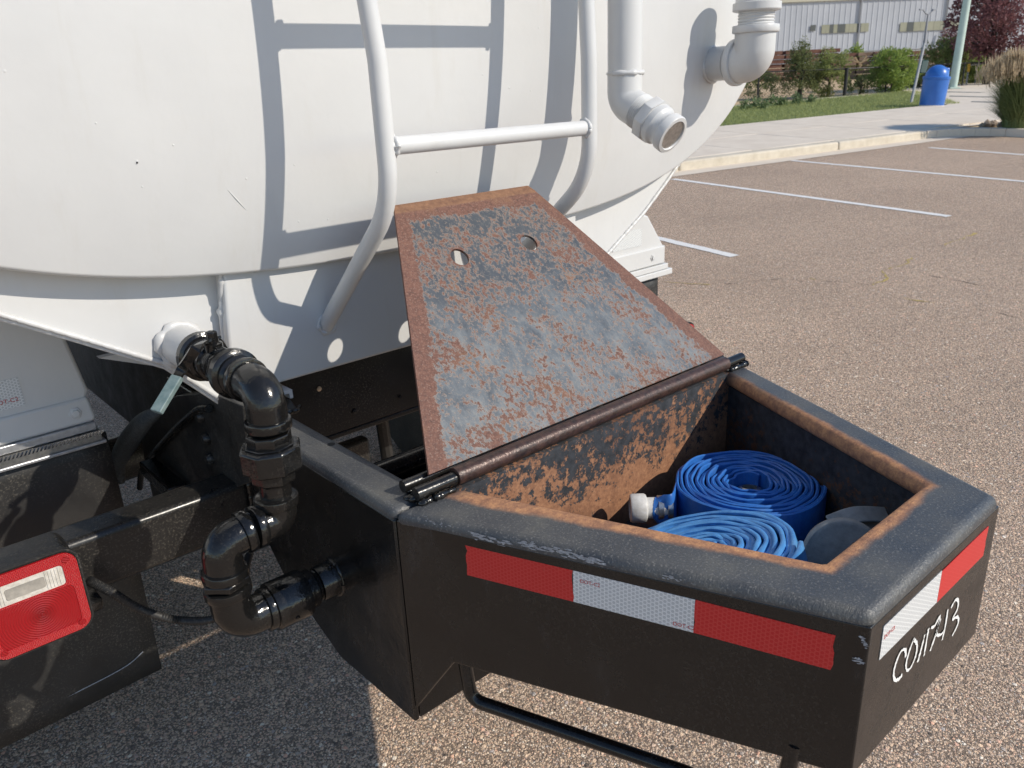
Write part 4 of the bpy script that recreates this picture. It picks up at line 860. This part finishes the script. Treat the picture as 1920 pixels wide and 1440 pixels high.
# ---- cross tube bumper, tail lights, cable
bt = part('rear_cross_tube'); YT = 1.42
MB().box(-.45, .527, YT, YT+.080, .757, .868).build('tube', M['black'], bt, bevel=.012, seg=4)
MB().box(1.392, float(PY(1296,640,YT)[0]), YT, YT+.080, .757, .868).build('tube', M['black'], bt, bevel=.012, seg=4)
bead('weld_bead', [(.526,YT-.001,.76), (.526,YT-.001,.865), (.526,YT+.08,.869)], .005, 'gloss', bt, 71, .4, .005)
def rrect(cx, cy, w_, h_, r, n=6):
    P = []
    for sx, sy, a0 in ((1,1,0), (-1,1,90), (-1,-1,180), (1,-1,270)):
        for k in range(n+1): a = R(a0+90*k/n); P.append((cx+sx*(w_/2-r)+r*math.cos(a), cy+sy*(h_/2-r)+r*math.sin(a)))
    return P
def tail_light(cx, cz, w_, h_, y0):
    t = bpy.data.objects.new('tail_light', None); COL.objects.link(t); t.parent = T; t.matrix_parent_inverse = wm(T).inverted()
    Mf = lambda y: frame((cx, y, cz), (1,0,0), (0,0,1))
    def pl(name, loops, y, th, mat, bev=0):
        o_ = link(name, flat(loops, th, None), mat, t, bev, 2); o_.matrix_parent_inverse = wm(t).inverted()@Mf(y); return o_
    pl('housing', [rrect(0,0,w_,h_,.024)], (y0+YT)/2+.004, YT-y0-.008, M['black'], .004)
    pl('bezel', [rrect(0,0,w_+.006,h_+.006,.026), rrect(0,0,w_-.002,h_-.002,.024)], y0+.006, .010, M['rubber'])
    pl('bright_rim', [rrect(0,0,w_+.001,h_+.001,.025), rrect(0,0,w_-.003,h_-.003,.023)], y0+.0005, .002, M['gloss'])
    pl('reflex_border', [rrect(0,0,w_-.004,h_-.004,.022), rrect(0,-.022,w_-.030,h_-.076,.010), rrect(-.006,.036,w_-.036,.036,.006)], y0, .006, M['reflex'], .0008)
    pl('stop_lens', [rrect(0,-.022,w_-.030,h_-.076,.010)], y0+.001, .006, M['lens'])
    pl('reverse_lens', [rrect(-.006,.036,w_-.036,.036,.006)], y0+.0012, .006, M['clear'])
    for k in range(5):
        for s_ in (-1, 1): pl('lens_rib', [rrect(-.006+s_*(w_/2-.024-k*.0048),.036,.0028,.032,.001,2)], y0-.0018, .002, M['clear'])
    pl('lens_bulb_window', [rrect(-.006,.0355,w_-.092,.019,.003)], y0-.0021, .0012, M['window'])
    for sx, sy in ((1,1), (-1,-1), (1,-1), (-1,1)):
        pl('lens_screw', [circ((sx*(w_/2-.017), sy*(h_/2-.015)), .0055, 14)], y0-.003, .002, M['lens'])
    return t
YL = 1.335
pr, pb = PY(167, 1110, YL), PY(60, 1222, YL)
cx_ = float(PY(163,1100,YL)[0])-.077
tail_light(cx_, .826, .148, .150, YL)
rc_ = PY(1302, 603, YL); tail_light(float(rc_[0])-.074, float(rc_[2])-.075, .148, .150, YL)
mb = MB(); mb.prism([(cx_+.070,YL+.02,.758), (cx_+.098,YL+.03,.752), (cx_+.101,YL+.03,.772), (cx_+.070,YL+.02,.782)], (0,.05,0)); mb.build('lamp_bracket', M['gloss'], T, bevel=.004)
cb = [PY(165,1088,1.36), PY(205,1108,1.36), PY(262,1142,1.36), PY(330,1162,1.34), PY(400,1160,1.30), PY(455,1120,1.33), PY(462,1060,1.40), PY(480,1000,1.45)]
def catmull(Q, k=10):
    P = []; Q = [np.array(q_) for q_ in Q]
    for i in range(len(Q)-1):
        p0_, p1_, p2_, p3_ = Q[max(i-1,0)], Q[i], Q[i+1], Q[min(i+2,len(Q)-1)]
        for t_ in np.linspace(0, 1, k+1)[:-1]: P.append(.5*((2*p1_)+(-p0_+p2_)*t_+(2*p0_-5*p1_+4*p2_-p3_)*t_**2+(-p0_+3*p1_-3*p2_+p3_)*t_**3))
    return P+[Q[-1]]
cp_ = catmull(cb, 26); MB().tube(cp_, [.0072+(.0013 if i%2 else -.0008) for i in range(len(cp_))], 12).build('corrugated_cable', M['rubber'], T, smooth=80)
# ---- wheel fenders and mud flaps
fd = part('fender'); YF = 1.72; KF = YF/1.58
def fz(z): return CH+(z-CH)*KF                        # same sight line, deeper plane
def fx(x): return x*KF
def fpr(name, pts, y, dy, mat, bevel): MB().prism([(fx(x), y, fz(z)) for x, z in pts], (0,dy,0)).build(name, M[mat], fd, bevel=bevel, seg=3)
def fbx(name, x0, x1, y0, y1, z0, z1, mat, bevel): MB().box(fx(x0), fx(x1), y0, y1, fz(z0), fz(z1)).build(name, M[mat], fd, bevel=bevel)
fpr('rear_panel', [(-.42,1.056), (.312,1.056), (.322,1.075), (.302,1.20), (.302,1.30), (-.42,1.30)], YF, .9, 'white', .008)
fpr('lower_flange', [(-.42,1.016), (.318,1.016), (.322,1.026), (.316,1.066), (-.42,1.066)], YF-.006, .05, 'white', .006)
fbx('upper_trim', -.42, .318, YF-.010, YF+.01, 1.000, 1.0155, 'alu', .002); fbx('ribbed_trim', -.42, .322, YF-.014, YF+.01, .9795, .9985, 'steel', 0)
mb = MB()
for i in range(78): x = fx(.32)-.007*i; mb.add([(x,YF-.0145,fz(.990)), (x+.0035,YF-.0145,fz(.990)), (x+.009,YF-.0145,fz(.998)), (x+.0055,YF-.0145,fz(.998))], [(0,1,2,3)])
stuff(mb.build('trim_serration', M['chrome'], fd, smooth=0))
fbx('trim_bead', -.42, .328, YF-.018, YF+.01, .972, .9785, 'alu', .002)
pb_ = PY(141,775,YF-.006); MB().lathe([(.013,0),(.013,.002),(.0085,.002),(.0085,.006),(.001,.0065)], pb_, (0,-1,0), 6).build('bolt', M['white'], fd, bevel=.001)
quad_plate('reflective_sticker', (fx(.06),YF-.001,fz(1.078)), (1,0,0), (0,0,1), .170, .057, M['tape_w'], fd)
link('tape_print', text_mesh('DOT-C2', .012, frame((fx(.188),YF-.002,fz(1.092)), (1,0,0), (0,0,1))), M['redink'], fd)
xo = 2.02
fpr('rear_panel', [(1.35,1.06), (xo,1.06), (xo,1.085), (xo-.075,1.185), (xo-.3,1.27), (1.35,1.30)], YF, .9, 'white', .006)
fbx('lower_flange', 1.35, xo+.002, YF-.008, YF+.04, 1.028, 1.085, 'white', .005); fbx('upper_trim', 1.35, xo+.012, YF-.014, YF+.02, 1.010, 1.027, 'white', .002); fbx('trim_bead', 1.35, xo+.03, YF-.018, YF+.02, .990, 1.009, 'white', .003)
quad_plate('reflective_sticker', (fx(xo-.24),YF-.001,fz(1.100)), (1,0,0), (0,0,1), .145, .056, M['tape_w'], fd)
MB().lathe([(.012,0),(.012,.002),(.007,.002),(.007,.006),(.001,.0065)], (fx(xo-.06),YF-.008,fz(1.055)), (0,-1,0), 6).build('bolt', M['white'], fd)
def flap(x0, x1, y, z0, z1):
    mb = MB(); n = 14; V = []
    for j in range(n+1):
        for i in range(n+1):
            a, b = i/n, j/n; V.append((x0+(x1-x0)*a, y+.012*math.sin(a*3+b*4)*b, z1+(z0-z1)*b))
    mb.add(V, [(j*(n+1)+i, j*(n+1)+i+1, (j+1)*(n+1)+i+1, (j+1)*(n+1)+i) for j in range(n) for i in range(n)])
    o_ = mb.build('mud_flap', M['rubber'], T, smooth=80); sd = o_.modifiers.new('thick', 'SOLIDIFY'); sd.thickness = .01; return o_
fl = flap(-.42, fx(.334), YF+.012, fz(.425), fz(.985)); fl2 = flap(fx(1.60), fx(xo-.02), YF+.012, fz(.425), fz(.995))
mb = MB(); pa_ = catmull([PY(-40,1380,YF-.0005), PY(60,1338,YF-.0005), PY(160,1290,YF-.0005), PY(235,1250,YF-.0005), PY(268,1222,YF-.0005)], 8); mb.tube(pa_, .0012, 4); mb.build('moulded_line', M['scuff'], T)
# ---- black drain plumbing
pl_ = part('drain_plumbing'); PXv, PYv, PZv = .456, 1.100, 1.162
MB().lathe([(.036,.03),(.036,-.09)], (.456,1.41,PZv), (0,1,0), 36).build('tank_nozzle', M['white'], pl_)
bead('weld_bead', ringpts((.456,1.438,PZv), (0,1,0), .037), .007, 'white', pl_, 21, .3, .006)
def fit(name, prof, o, ax, seg=36, mat='pipe', bev=0, ph=0.): return MB().lathe(prof, o, ax, seg, ph).build(name, M[mat], pl_, bevel=bev)
vo = (.456,1.345,PZv); dv = (0,-1,0)
fit('valve_collar', [(.036,0),(.0425,.002),(.0425,.016),(.037,.019),(.0355,.030),(.036,.044),(.033,.046)], vo, dv)
fit('valve_body', [(.031,.040),(.031,.062),(.027,.066),(.0275,.105),(.031,.110),(.031,.116)], vo, dv)
fit('valve_hex', [(.036,.112),(.0375,.114),(.0375,.130),(.036,.132)], vo, dv, 8, bev=.0015)
fit('valve_ring', [(.036,.132),(.0405,.134),(.0405,.148),(.036,.151),(.030,.153)], vo, dv)
fit('valve_neck', [(.033,.150),(.0335,.160),(.029,.164),(.029,.185)], vo, dv)
# valve stem, nut and lever handle
sx = np.array((.456,1.276,PZv)); fit('valve_bonnet', [(.015,.02),(.015,.036),(.010,.038),(.010,.046)], sx, (0,0,1), 20); fit('stem_nut', [(.0095,.043),(.0095,.055),(.008,.056)], sx, (0,0,1), 6, bev=.001)
MB().obox(sx+[.0,-.028,.022], np.array([.008,0,0]), np.array([0,.010,0]), np.array([0,0,.012])).build('stop_lug', M['pipe'], pl_, bevel=.003)
hA = sx+[-.0,0,.042]; hp = [hA+[.012,.006,0], hA+[-.018,-.006,0], hA+[-.036,-.020,-.004], hA+[-.062,-.062,-.040], hA+[-.105,-.135,-.105]]
hp[3] = PZ(343,690,1.165); hp[4] = PZ(293,773,1.112)
def strap(name, pts, w_, th, mat, par, side):
    P = catmull(pts, 8); side = nrm(side); V = []
    for i, p in enumerate(P):
        d = nrm(P[min(i+1,len(P)-1)]-P[max(i-1,0)]); s_ = nrm(side-d*side.dot(d)); n_ = np.cross(d, s_); w__ = w_ if np.isscalar(w_) else np.interp(i/len(P), [0, 1], w_)
        V += [p+s_*w__*a+n_*th*b for a, b in ((-1,-1), (1,-1), (1,1), (-1,1))]
    f = [(4*i+k, 4*i+(k+1)%4, 4*i+4+(k+1)%4, 4*i+4+k) for i in range(len(P)-1) for k in range(4)]+[(3,2,1,0), tuple(len(V)-4+k for k in range(4))]
    mb = MB(); mb.add(V, f); return mb.build(name, M[mat], par, bevel=min(th, .003)*.8, seg=3)
sd_ = np.array([.75,-.55,.2]); strap('valve_lever', hp[:4]+[hp[3]*.75+hp[4]*.25], .0085, .0022, 'pipe', pl_, sd_)
strap('lever_grip', [hp[3]*.80+hp[4]*.20, hp[3]*.5+hp[4]*.5, hp[4]], .0100, .0050, 'teal', pl_, sd_)
def elbow(pts, r, rad=.04, bands=True, name='elbow', rb=None):
    P = fillet(pts, rad, 14); MB().tube(P, r, 32).build(name, M['pipe'], pl_)
    if bands:
        for a, b_ in ((P[0], P[1]), (P[-1], P[-2])):
            ax = nrm(np.array(b_)-np.array(a)); MB().lathe([(r,-.001),(r+.0042,.001),(r+.0048,.003),(r+.0048,.013),(r+.004,.015),(r,.016)], np.array(a), ax, 32).build('elbow_band', M['pipe'], pl_)
elbow([(.456,1.168,PZv), (.456,PYv,PZv), (.4545,PYv,1.098)], .0305, .046)
fit('thread', [(.025+(.001 if k%2 else -.0008), .002*k) for k in range(16)], (.4545,PYv,1.100), (0,0,-1))
fit('union_top', [(.0335,0),(.0345,.002),(.0345,.022),(.0335,.024)], (.452,PYv,1.092), (0,0,-1), 8, bev=.001, ph=.3)
fit('union_nut', [(.044,0),(.0485,.003),(.0485,.037),(.044,.040)], (.451,PYv,1.072), (0,0,-1), 8, bev=.002, ph=.1)
fit('union_shoulder', [(.0375,0),(.039,.002)], (.451,PYv,1.0745), (0,0,-1), 8, bev=.001, ph=.1)
fit('union_tail', [(.0355,0),(.0355,.018),(.032,.021),(.0285,.024)], (.450,PYv,1.033), (0,0,-1), 8, bev=.001, ph=.1)
fit('nipple', [(.0245,0),(.0245,.052)], (.449,PYv,1.012), (0,0,-1))
elbow([(.448,PYv,.986), (.447,PYv,.943), (.402,PYv,.945)], .0300, .036)
fit('thread', [(.0255+(.0012 if k%2 else -.0008), .002*k) for k in range(12)], (.408,PYv,.945), (-1,0,0))
elbow([(.398,PYv,.945), (.350,PYv,.940), (.348,PYv,.882)], .0300, .038)
fit('thread', [(.0255+(.0012 if k%2 else -.0008), .002*k) for k in range(10)], (.348,PYv,.888), (0,0,-1))
fit('lock_nut', [(.036,0),(.0385,.002),(.0385,.010),(.036,.012)], (.348,PYv,.884), (0,0,-1), 6, bev=.001, ph=.25)
elbow([(.348,PYv,.868), (.350,PYv,.797), (.412,PYv,.795)], .0315, .042)
fit('coupling', [(.032,0),(.0400,.003),(.0408,.005),(.0408,.058),(.0400,.062),(.031,.064)], (.406,PYv,.795), (1,0,0))
fit('bushing', [(.031,0),(.0325,.002),(.0325,.018),(.0285,.020)]+[(.027+(.0012 if k%2 else -.001), .020+.002*k) for k in range(8)], (.466,PYv,.796), (1,0,0))
fit('wall_pipe', [(.0295,0),(.0305,.002),(.0305,.060)], (.494,PYv,.797), (1,0,0))
bead('weld_bead', ringpts((.527,PYv,.797), (1,0,0), .031), .0045, 'pipe', pl_, 25, .4, .005)
for c_, ax in (((.436,PYv-.034,.783), (0,-1,-.4)), ((.515,PYv-.012,.825), (0,-.4,1))): fit('set_screw', [(.004,0),(.004,.006),(.002,.007)], c_, ax, 8)
# ---- chassis seen in the gaps
ch = part('chassis')
MB().box(.541, .60, 1.36, 6.2, .74, ZR-.012).build('frame_rail', M['chassis'], ch, bevel=.004); MB().box(1.319, 1.378, 1.36, 6.2, .74, ZR-.012).build('frame_rail', M['chassis'], ch, bevel=.004)
MB().box(.602, 1.317, 1.50, 1.512, .865, 1.045).build('cross_member', M['chassis'], ch, bevel=.003); MB().box(.602, 1.317, 1.50, 1.56, .852, .8645).build('cross_member_flange', M['chassis'], ch, bevel=.003)
MB().tube([(.602,1.17,.915), (1.317,1.17,.915)], .022, 16).build('cross_bar', M['gloss'], ch)
MB().box(.602, 1.317, 1.13, 1.21, .855, .892).build('cross_bar', M['chassis'], ch, bevel=.004)
for u, v, mt, r in ((598,729,'brass',.0055), (665,772,'chassis',.006), (750,744,'dark',.004)):
    p = PY(u, v, 1.4985); MB().lathe([(r,0),(r,.002),(.001,.003)], p, (0,-1,0), 14).build('bolt_head', M[mt], ch)
MB().lathe([(.0,-.35),(.10,-.33),(.14,-.1),(.14,.1),(.10,.33),(.05,.36),(.05,.8)], (.96,2.5,.55), (1,0,0), 24).build('axle_housing', M['chassis'], ch)
MB().tube([(.2,2.5,.55), (1.7,2.5,.55)], .07, 20).build('axle_tube', M['chassis'], ch)
for x in (.84, 1.05): MB().tube([(x,1.75,.50), (x,1.78,.85)], .018, 10).build('shock_absorber', M['chassis'], ch)
MB().obox((.92,1.76,.58), (.07,0,0), (0,.02,0), (0,0,.13)).build('bracket', M['chassis'], ch, bevel=.01)
def wheel(x):
    o_ = MB().lathe([(.25,-.12),(.46,-.125),(.50,-.10),(.51,0),(.50,.10),(.46,.125),(.25,.12)], (x,2.5,.55), (1,0,0), 48).build('tyre', M['rubber'], ch)
    MB().lathe([(.001,-.03),(.24,-.03),(.27,-.1),(.27,.1),(.24,.03),(.001,.03)], (x,2.5,.55), (1,0,0), 32).build('wheel_rim', M['chassis'], ch)
for x in (.13, -.15, 1.80, 2.08): wheel(x)
# spring hanger casting by the left rail
HXp = .505
ho = [(232,880),(243,838),(262,800),(288,765),(330,742),(395,735),(455,762),(468,905),(400,930),(300,930),(262,915)]
hpz = [PX(u, v, HXp) for u, v in ho]
hpz = [np.array([p[0], min(p[1], 2.05), max(p[2], .60)]) for p in hpz]
MB().prism(hpz, (.03,0,0)).build('spring_hanger', M['chassis'], ch, bevel=.006)
rb = catmull([PX(262,915,HXp-.01), PX(268,880,HXp-.01), PX(296,842,HXp-.01), PX(335,800,HXp-.01), PX(370,770,HXp-.01), PX(392,766,HXp-.01)], 8); MB().tube(rb, .008, 10).build('hanger_rib', M['gloss'], ch)
rb = catmull([PX(228,905,HXp-.06), PX(222,868,HXp-.06), PX(240,830,HXp-.06), PX(270,790,HXp-.06), PX(300,770,HXp-.06)], 8); MB().tube(rb, [.008+.016*math.sin(math.pi*i/(len(rb)-1)) for i in range(len(rb))], 16).build('air_bag', M['primer'], ch)
for u, v in ((379,780), (390,821), (397,859)): p = PX(u, v, HXp); MB().lathe([(.013,0),(.013,.006),(.009,.012),(.001,.013)], p, (-1,0,0), 10).build('bolt_head', M['chassis'], ch)
MB().obox(PX(330,890,HXp)+np.array([-.03,0,0]), (.02,0,0), (0,.10,.0), (0,0,.018)).build('hanger_block', M['pipe'], ch, bevel=.004)

# ================================================================== THINGS IN THE BOX
def coil(name, label, c, ax, r0, r1, turns, wd, mat, seed, squash=1.0, tilt_x=None, tail=None):
    t = thing(name, label, 'hose', c); r_ = np.random.default_rng(seed); ax = nrm(ax)
    u = nrm(np.cross([0,1,0], ax)) if tilt_x is None else nrm(tilt_x); v = np.cross(ax, u); N = int(turns*64); V = []; th = (r1-r0)/turns*.40
    ph = r_.random(8)*6.28
    for i in range(N+1):
        a = 2*math.pi*i/64; s_ = i/N; rr = r0+(r1-r0)*s_
        rr += .0022*math.sin(3*a+ph[0])*(1-s_*.6)+.0012*math.sin(5*a*.98+ph[1]+s_*5)+.0006*math.sin(11*a*1.013+ph[2])
        lift = .0022*math.sin(2.3*a+ph[3])+.002*math.sin(.71*a+ph[4])+.0008*math.sin(7.3*a+ph[6])
        d = u*math.cos(a)+v*math.sin(a)*squash; n_ = nrm(d)
        for k, (o_, h) in enumerate(((-.55,.0), (-1,.012), (-1,.5), (-1,.985), (0,1.0), (1,.985), (1,.5), (1,.012), (.55,.0))):
            lean_ = .004*math.sin(1.7*a+ph[5])*(h-.5)
            V.append(np.array(c)+d*rr+n_*(o_*th+lean_)+ax*(h*wd+lift))
    m_ = 9; f = [(i*m_+k, i*m_+k+1, (i+1)*m_+k+1, (i+1)*m_+k) for i in range(N) for k in range(m_-1)]+[(i*m_+m_-1, i*m_, (i+1)*m_, (i+1)*m_+m_-1) for i in range(N)]
    f += [tuple(range(m_)), tuple(range(N*m_+m_-1, N*m_-1, -1))]
    mb = MB(); mb.add(V, f); mb.build('hose_roll', mat, t, smooth=50); return t, u, v, th
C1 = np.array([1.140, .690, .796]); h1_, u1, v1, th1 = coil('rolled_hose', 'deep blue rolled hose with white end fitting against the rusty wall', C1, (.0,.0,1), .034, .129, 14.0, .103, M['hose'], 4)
# outer end runs to the clamped fitting
ta = C1+np.array([-.113,.045,.0]); fe = PZ(1228, 952, .868); fx = nrm(PZ(1185,953,.868)-fe)
tl_ = [C1+np.array([-.04,.118,.052]), C1+np.array([-.098,.085,.052]), C1+np.array([-.135,.065,.055]), fe*.6+(C1+np.array([-.135,.065,.055]))*.4, fe]
P = catmull(tl_, 8); V = []; nn_ = len(P)
for i, p in enumerate(P):
    d = nrm(P[min(i+1,nn_-1)]-P[max(i-1,0)]); s_ = nrm(np.cross(d, [0,0,1])); k = i/(nn_-1); k2 = max(0, (k-.45)/.55); k2 = k2*k2*(3-2*k2)
    A2, B2 = .006+(.020-.006)*k2, .050+(.020-.050)*k2
    for q_ in range(16): a = 2*math.pi*q_/16; V.append(p+s_*A2*math.cos(a)+np.array([0,0,1])*B2*math.sin(a))
mb = MB(); mb.add(V, [(i*16+k, i*16+(k+1)%16, (i+1)*16+(k+1)%16, (i+1)*16+k) for i in range(nn_-1) for k in range(16)]+[tuple(range(16)), tuple(range((nn_-1)*16, nn_*16))]); mb.build('hose_end', M['hose'], h1_, smooth=60)
MB().lathe([(.0185,-.02),(.0185,.014),(.024,.016),(.0255,.019),(.0255,.040),(.024,.043),(.019,.044),(.0185,.03),(.001,.028)], fe, fx, 30).build('end_fitting', M['pvc'], h1_)
for k in (-.030, -.014): MB().lathe([(.0205,k),(.0216,k+.0006),(.0216,k+.0094),(.0205,k+.010)], fe, fx, 30).build('hose_clamp', M['steel'], h1_)
MB().lathe([(.018,.03),(.018,.060),(.020,.062),(.020,.082),(.013,.084),(.012,.07),(.001,.068)], C1+[.004,-.004,0], (.1,.1,1), 24).build('inner_fitting', M['steel'], h1_)
ax2 = nrm([-.20,.22,.95]); C2 = np.array([.912,.590,.808]); h2_, u2, v2, th2 = coil('rolled_hose', 'sunlit blue rolled hose leaning at the tail of the box', C2, ax2, .016, .147, 15.0, .100, M['hose_sunlit'], 9, .74, (.39,-.92,.295))
# grey canvas pouch / cup lying in the corner
pc = PZ(1590, 985, .90); pt_ = thing('canvas_cap', 'weathered dark grey rounded canvas cover tucked in the box corner', 'cover', (pc[0], pc[1], .795))
axp = nrm([.66,.36,-.34]); po = np.array([1.055, .468, .878])
prof = [(.001,-.002),(.03,-.0015),(.050,-.001),(.0555,-.0015),(.058,.001),(.060,.006),(.060,.012),(.0565,.015),(.057,.03),(.056,.05),(.052,.062),(.04,.068),(.001,.068)]
mb = MB(); mb.lathe(prof, po, axp, 48)
mb.v = [tuple(np.array(p)+np.array([0, .0012*math.sin(p[2]*60), .0015*math.sin(p[0]*70+p[1]*50)])) for p in mb.v]; mb.build('body', M['canvas'], pt_, smooth=50)
MB().lathe([(.004,-.006),(.003,-.009),(.001,-.0095)], po+np.array([.004,-.012,.026])+axp*.004, axp, 12).build('rivet', M['hinge'], pt_)
for k, dz in enumerate((.056, .044)):
    s0_ = po+axp*.03+np.array([0,0,dz]); strap('folded_strap', [s0_+np.array([-.01,.02,-.004]), s0_+np.array([.03,-.002,.004-k*.004]), s0_+np.array([.075,-.03,-.004-k*.006])], .014, .0025, 'canvas', pt_, (.3,.6,.4))
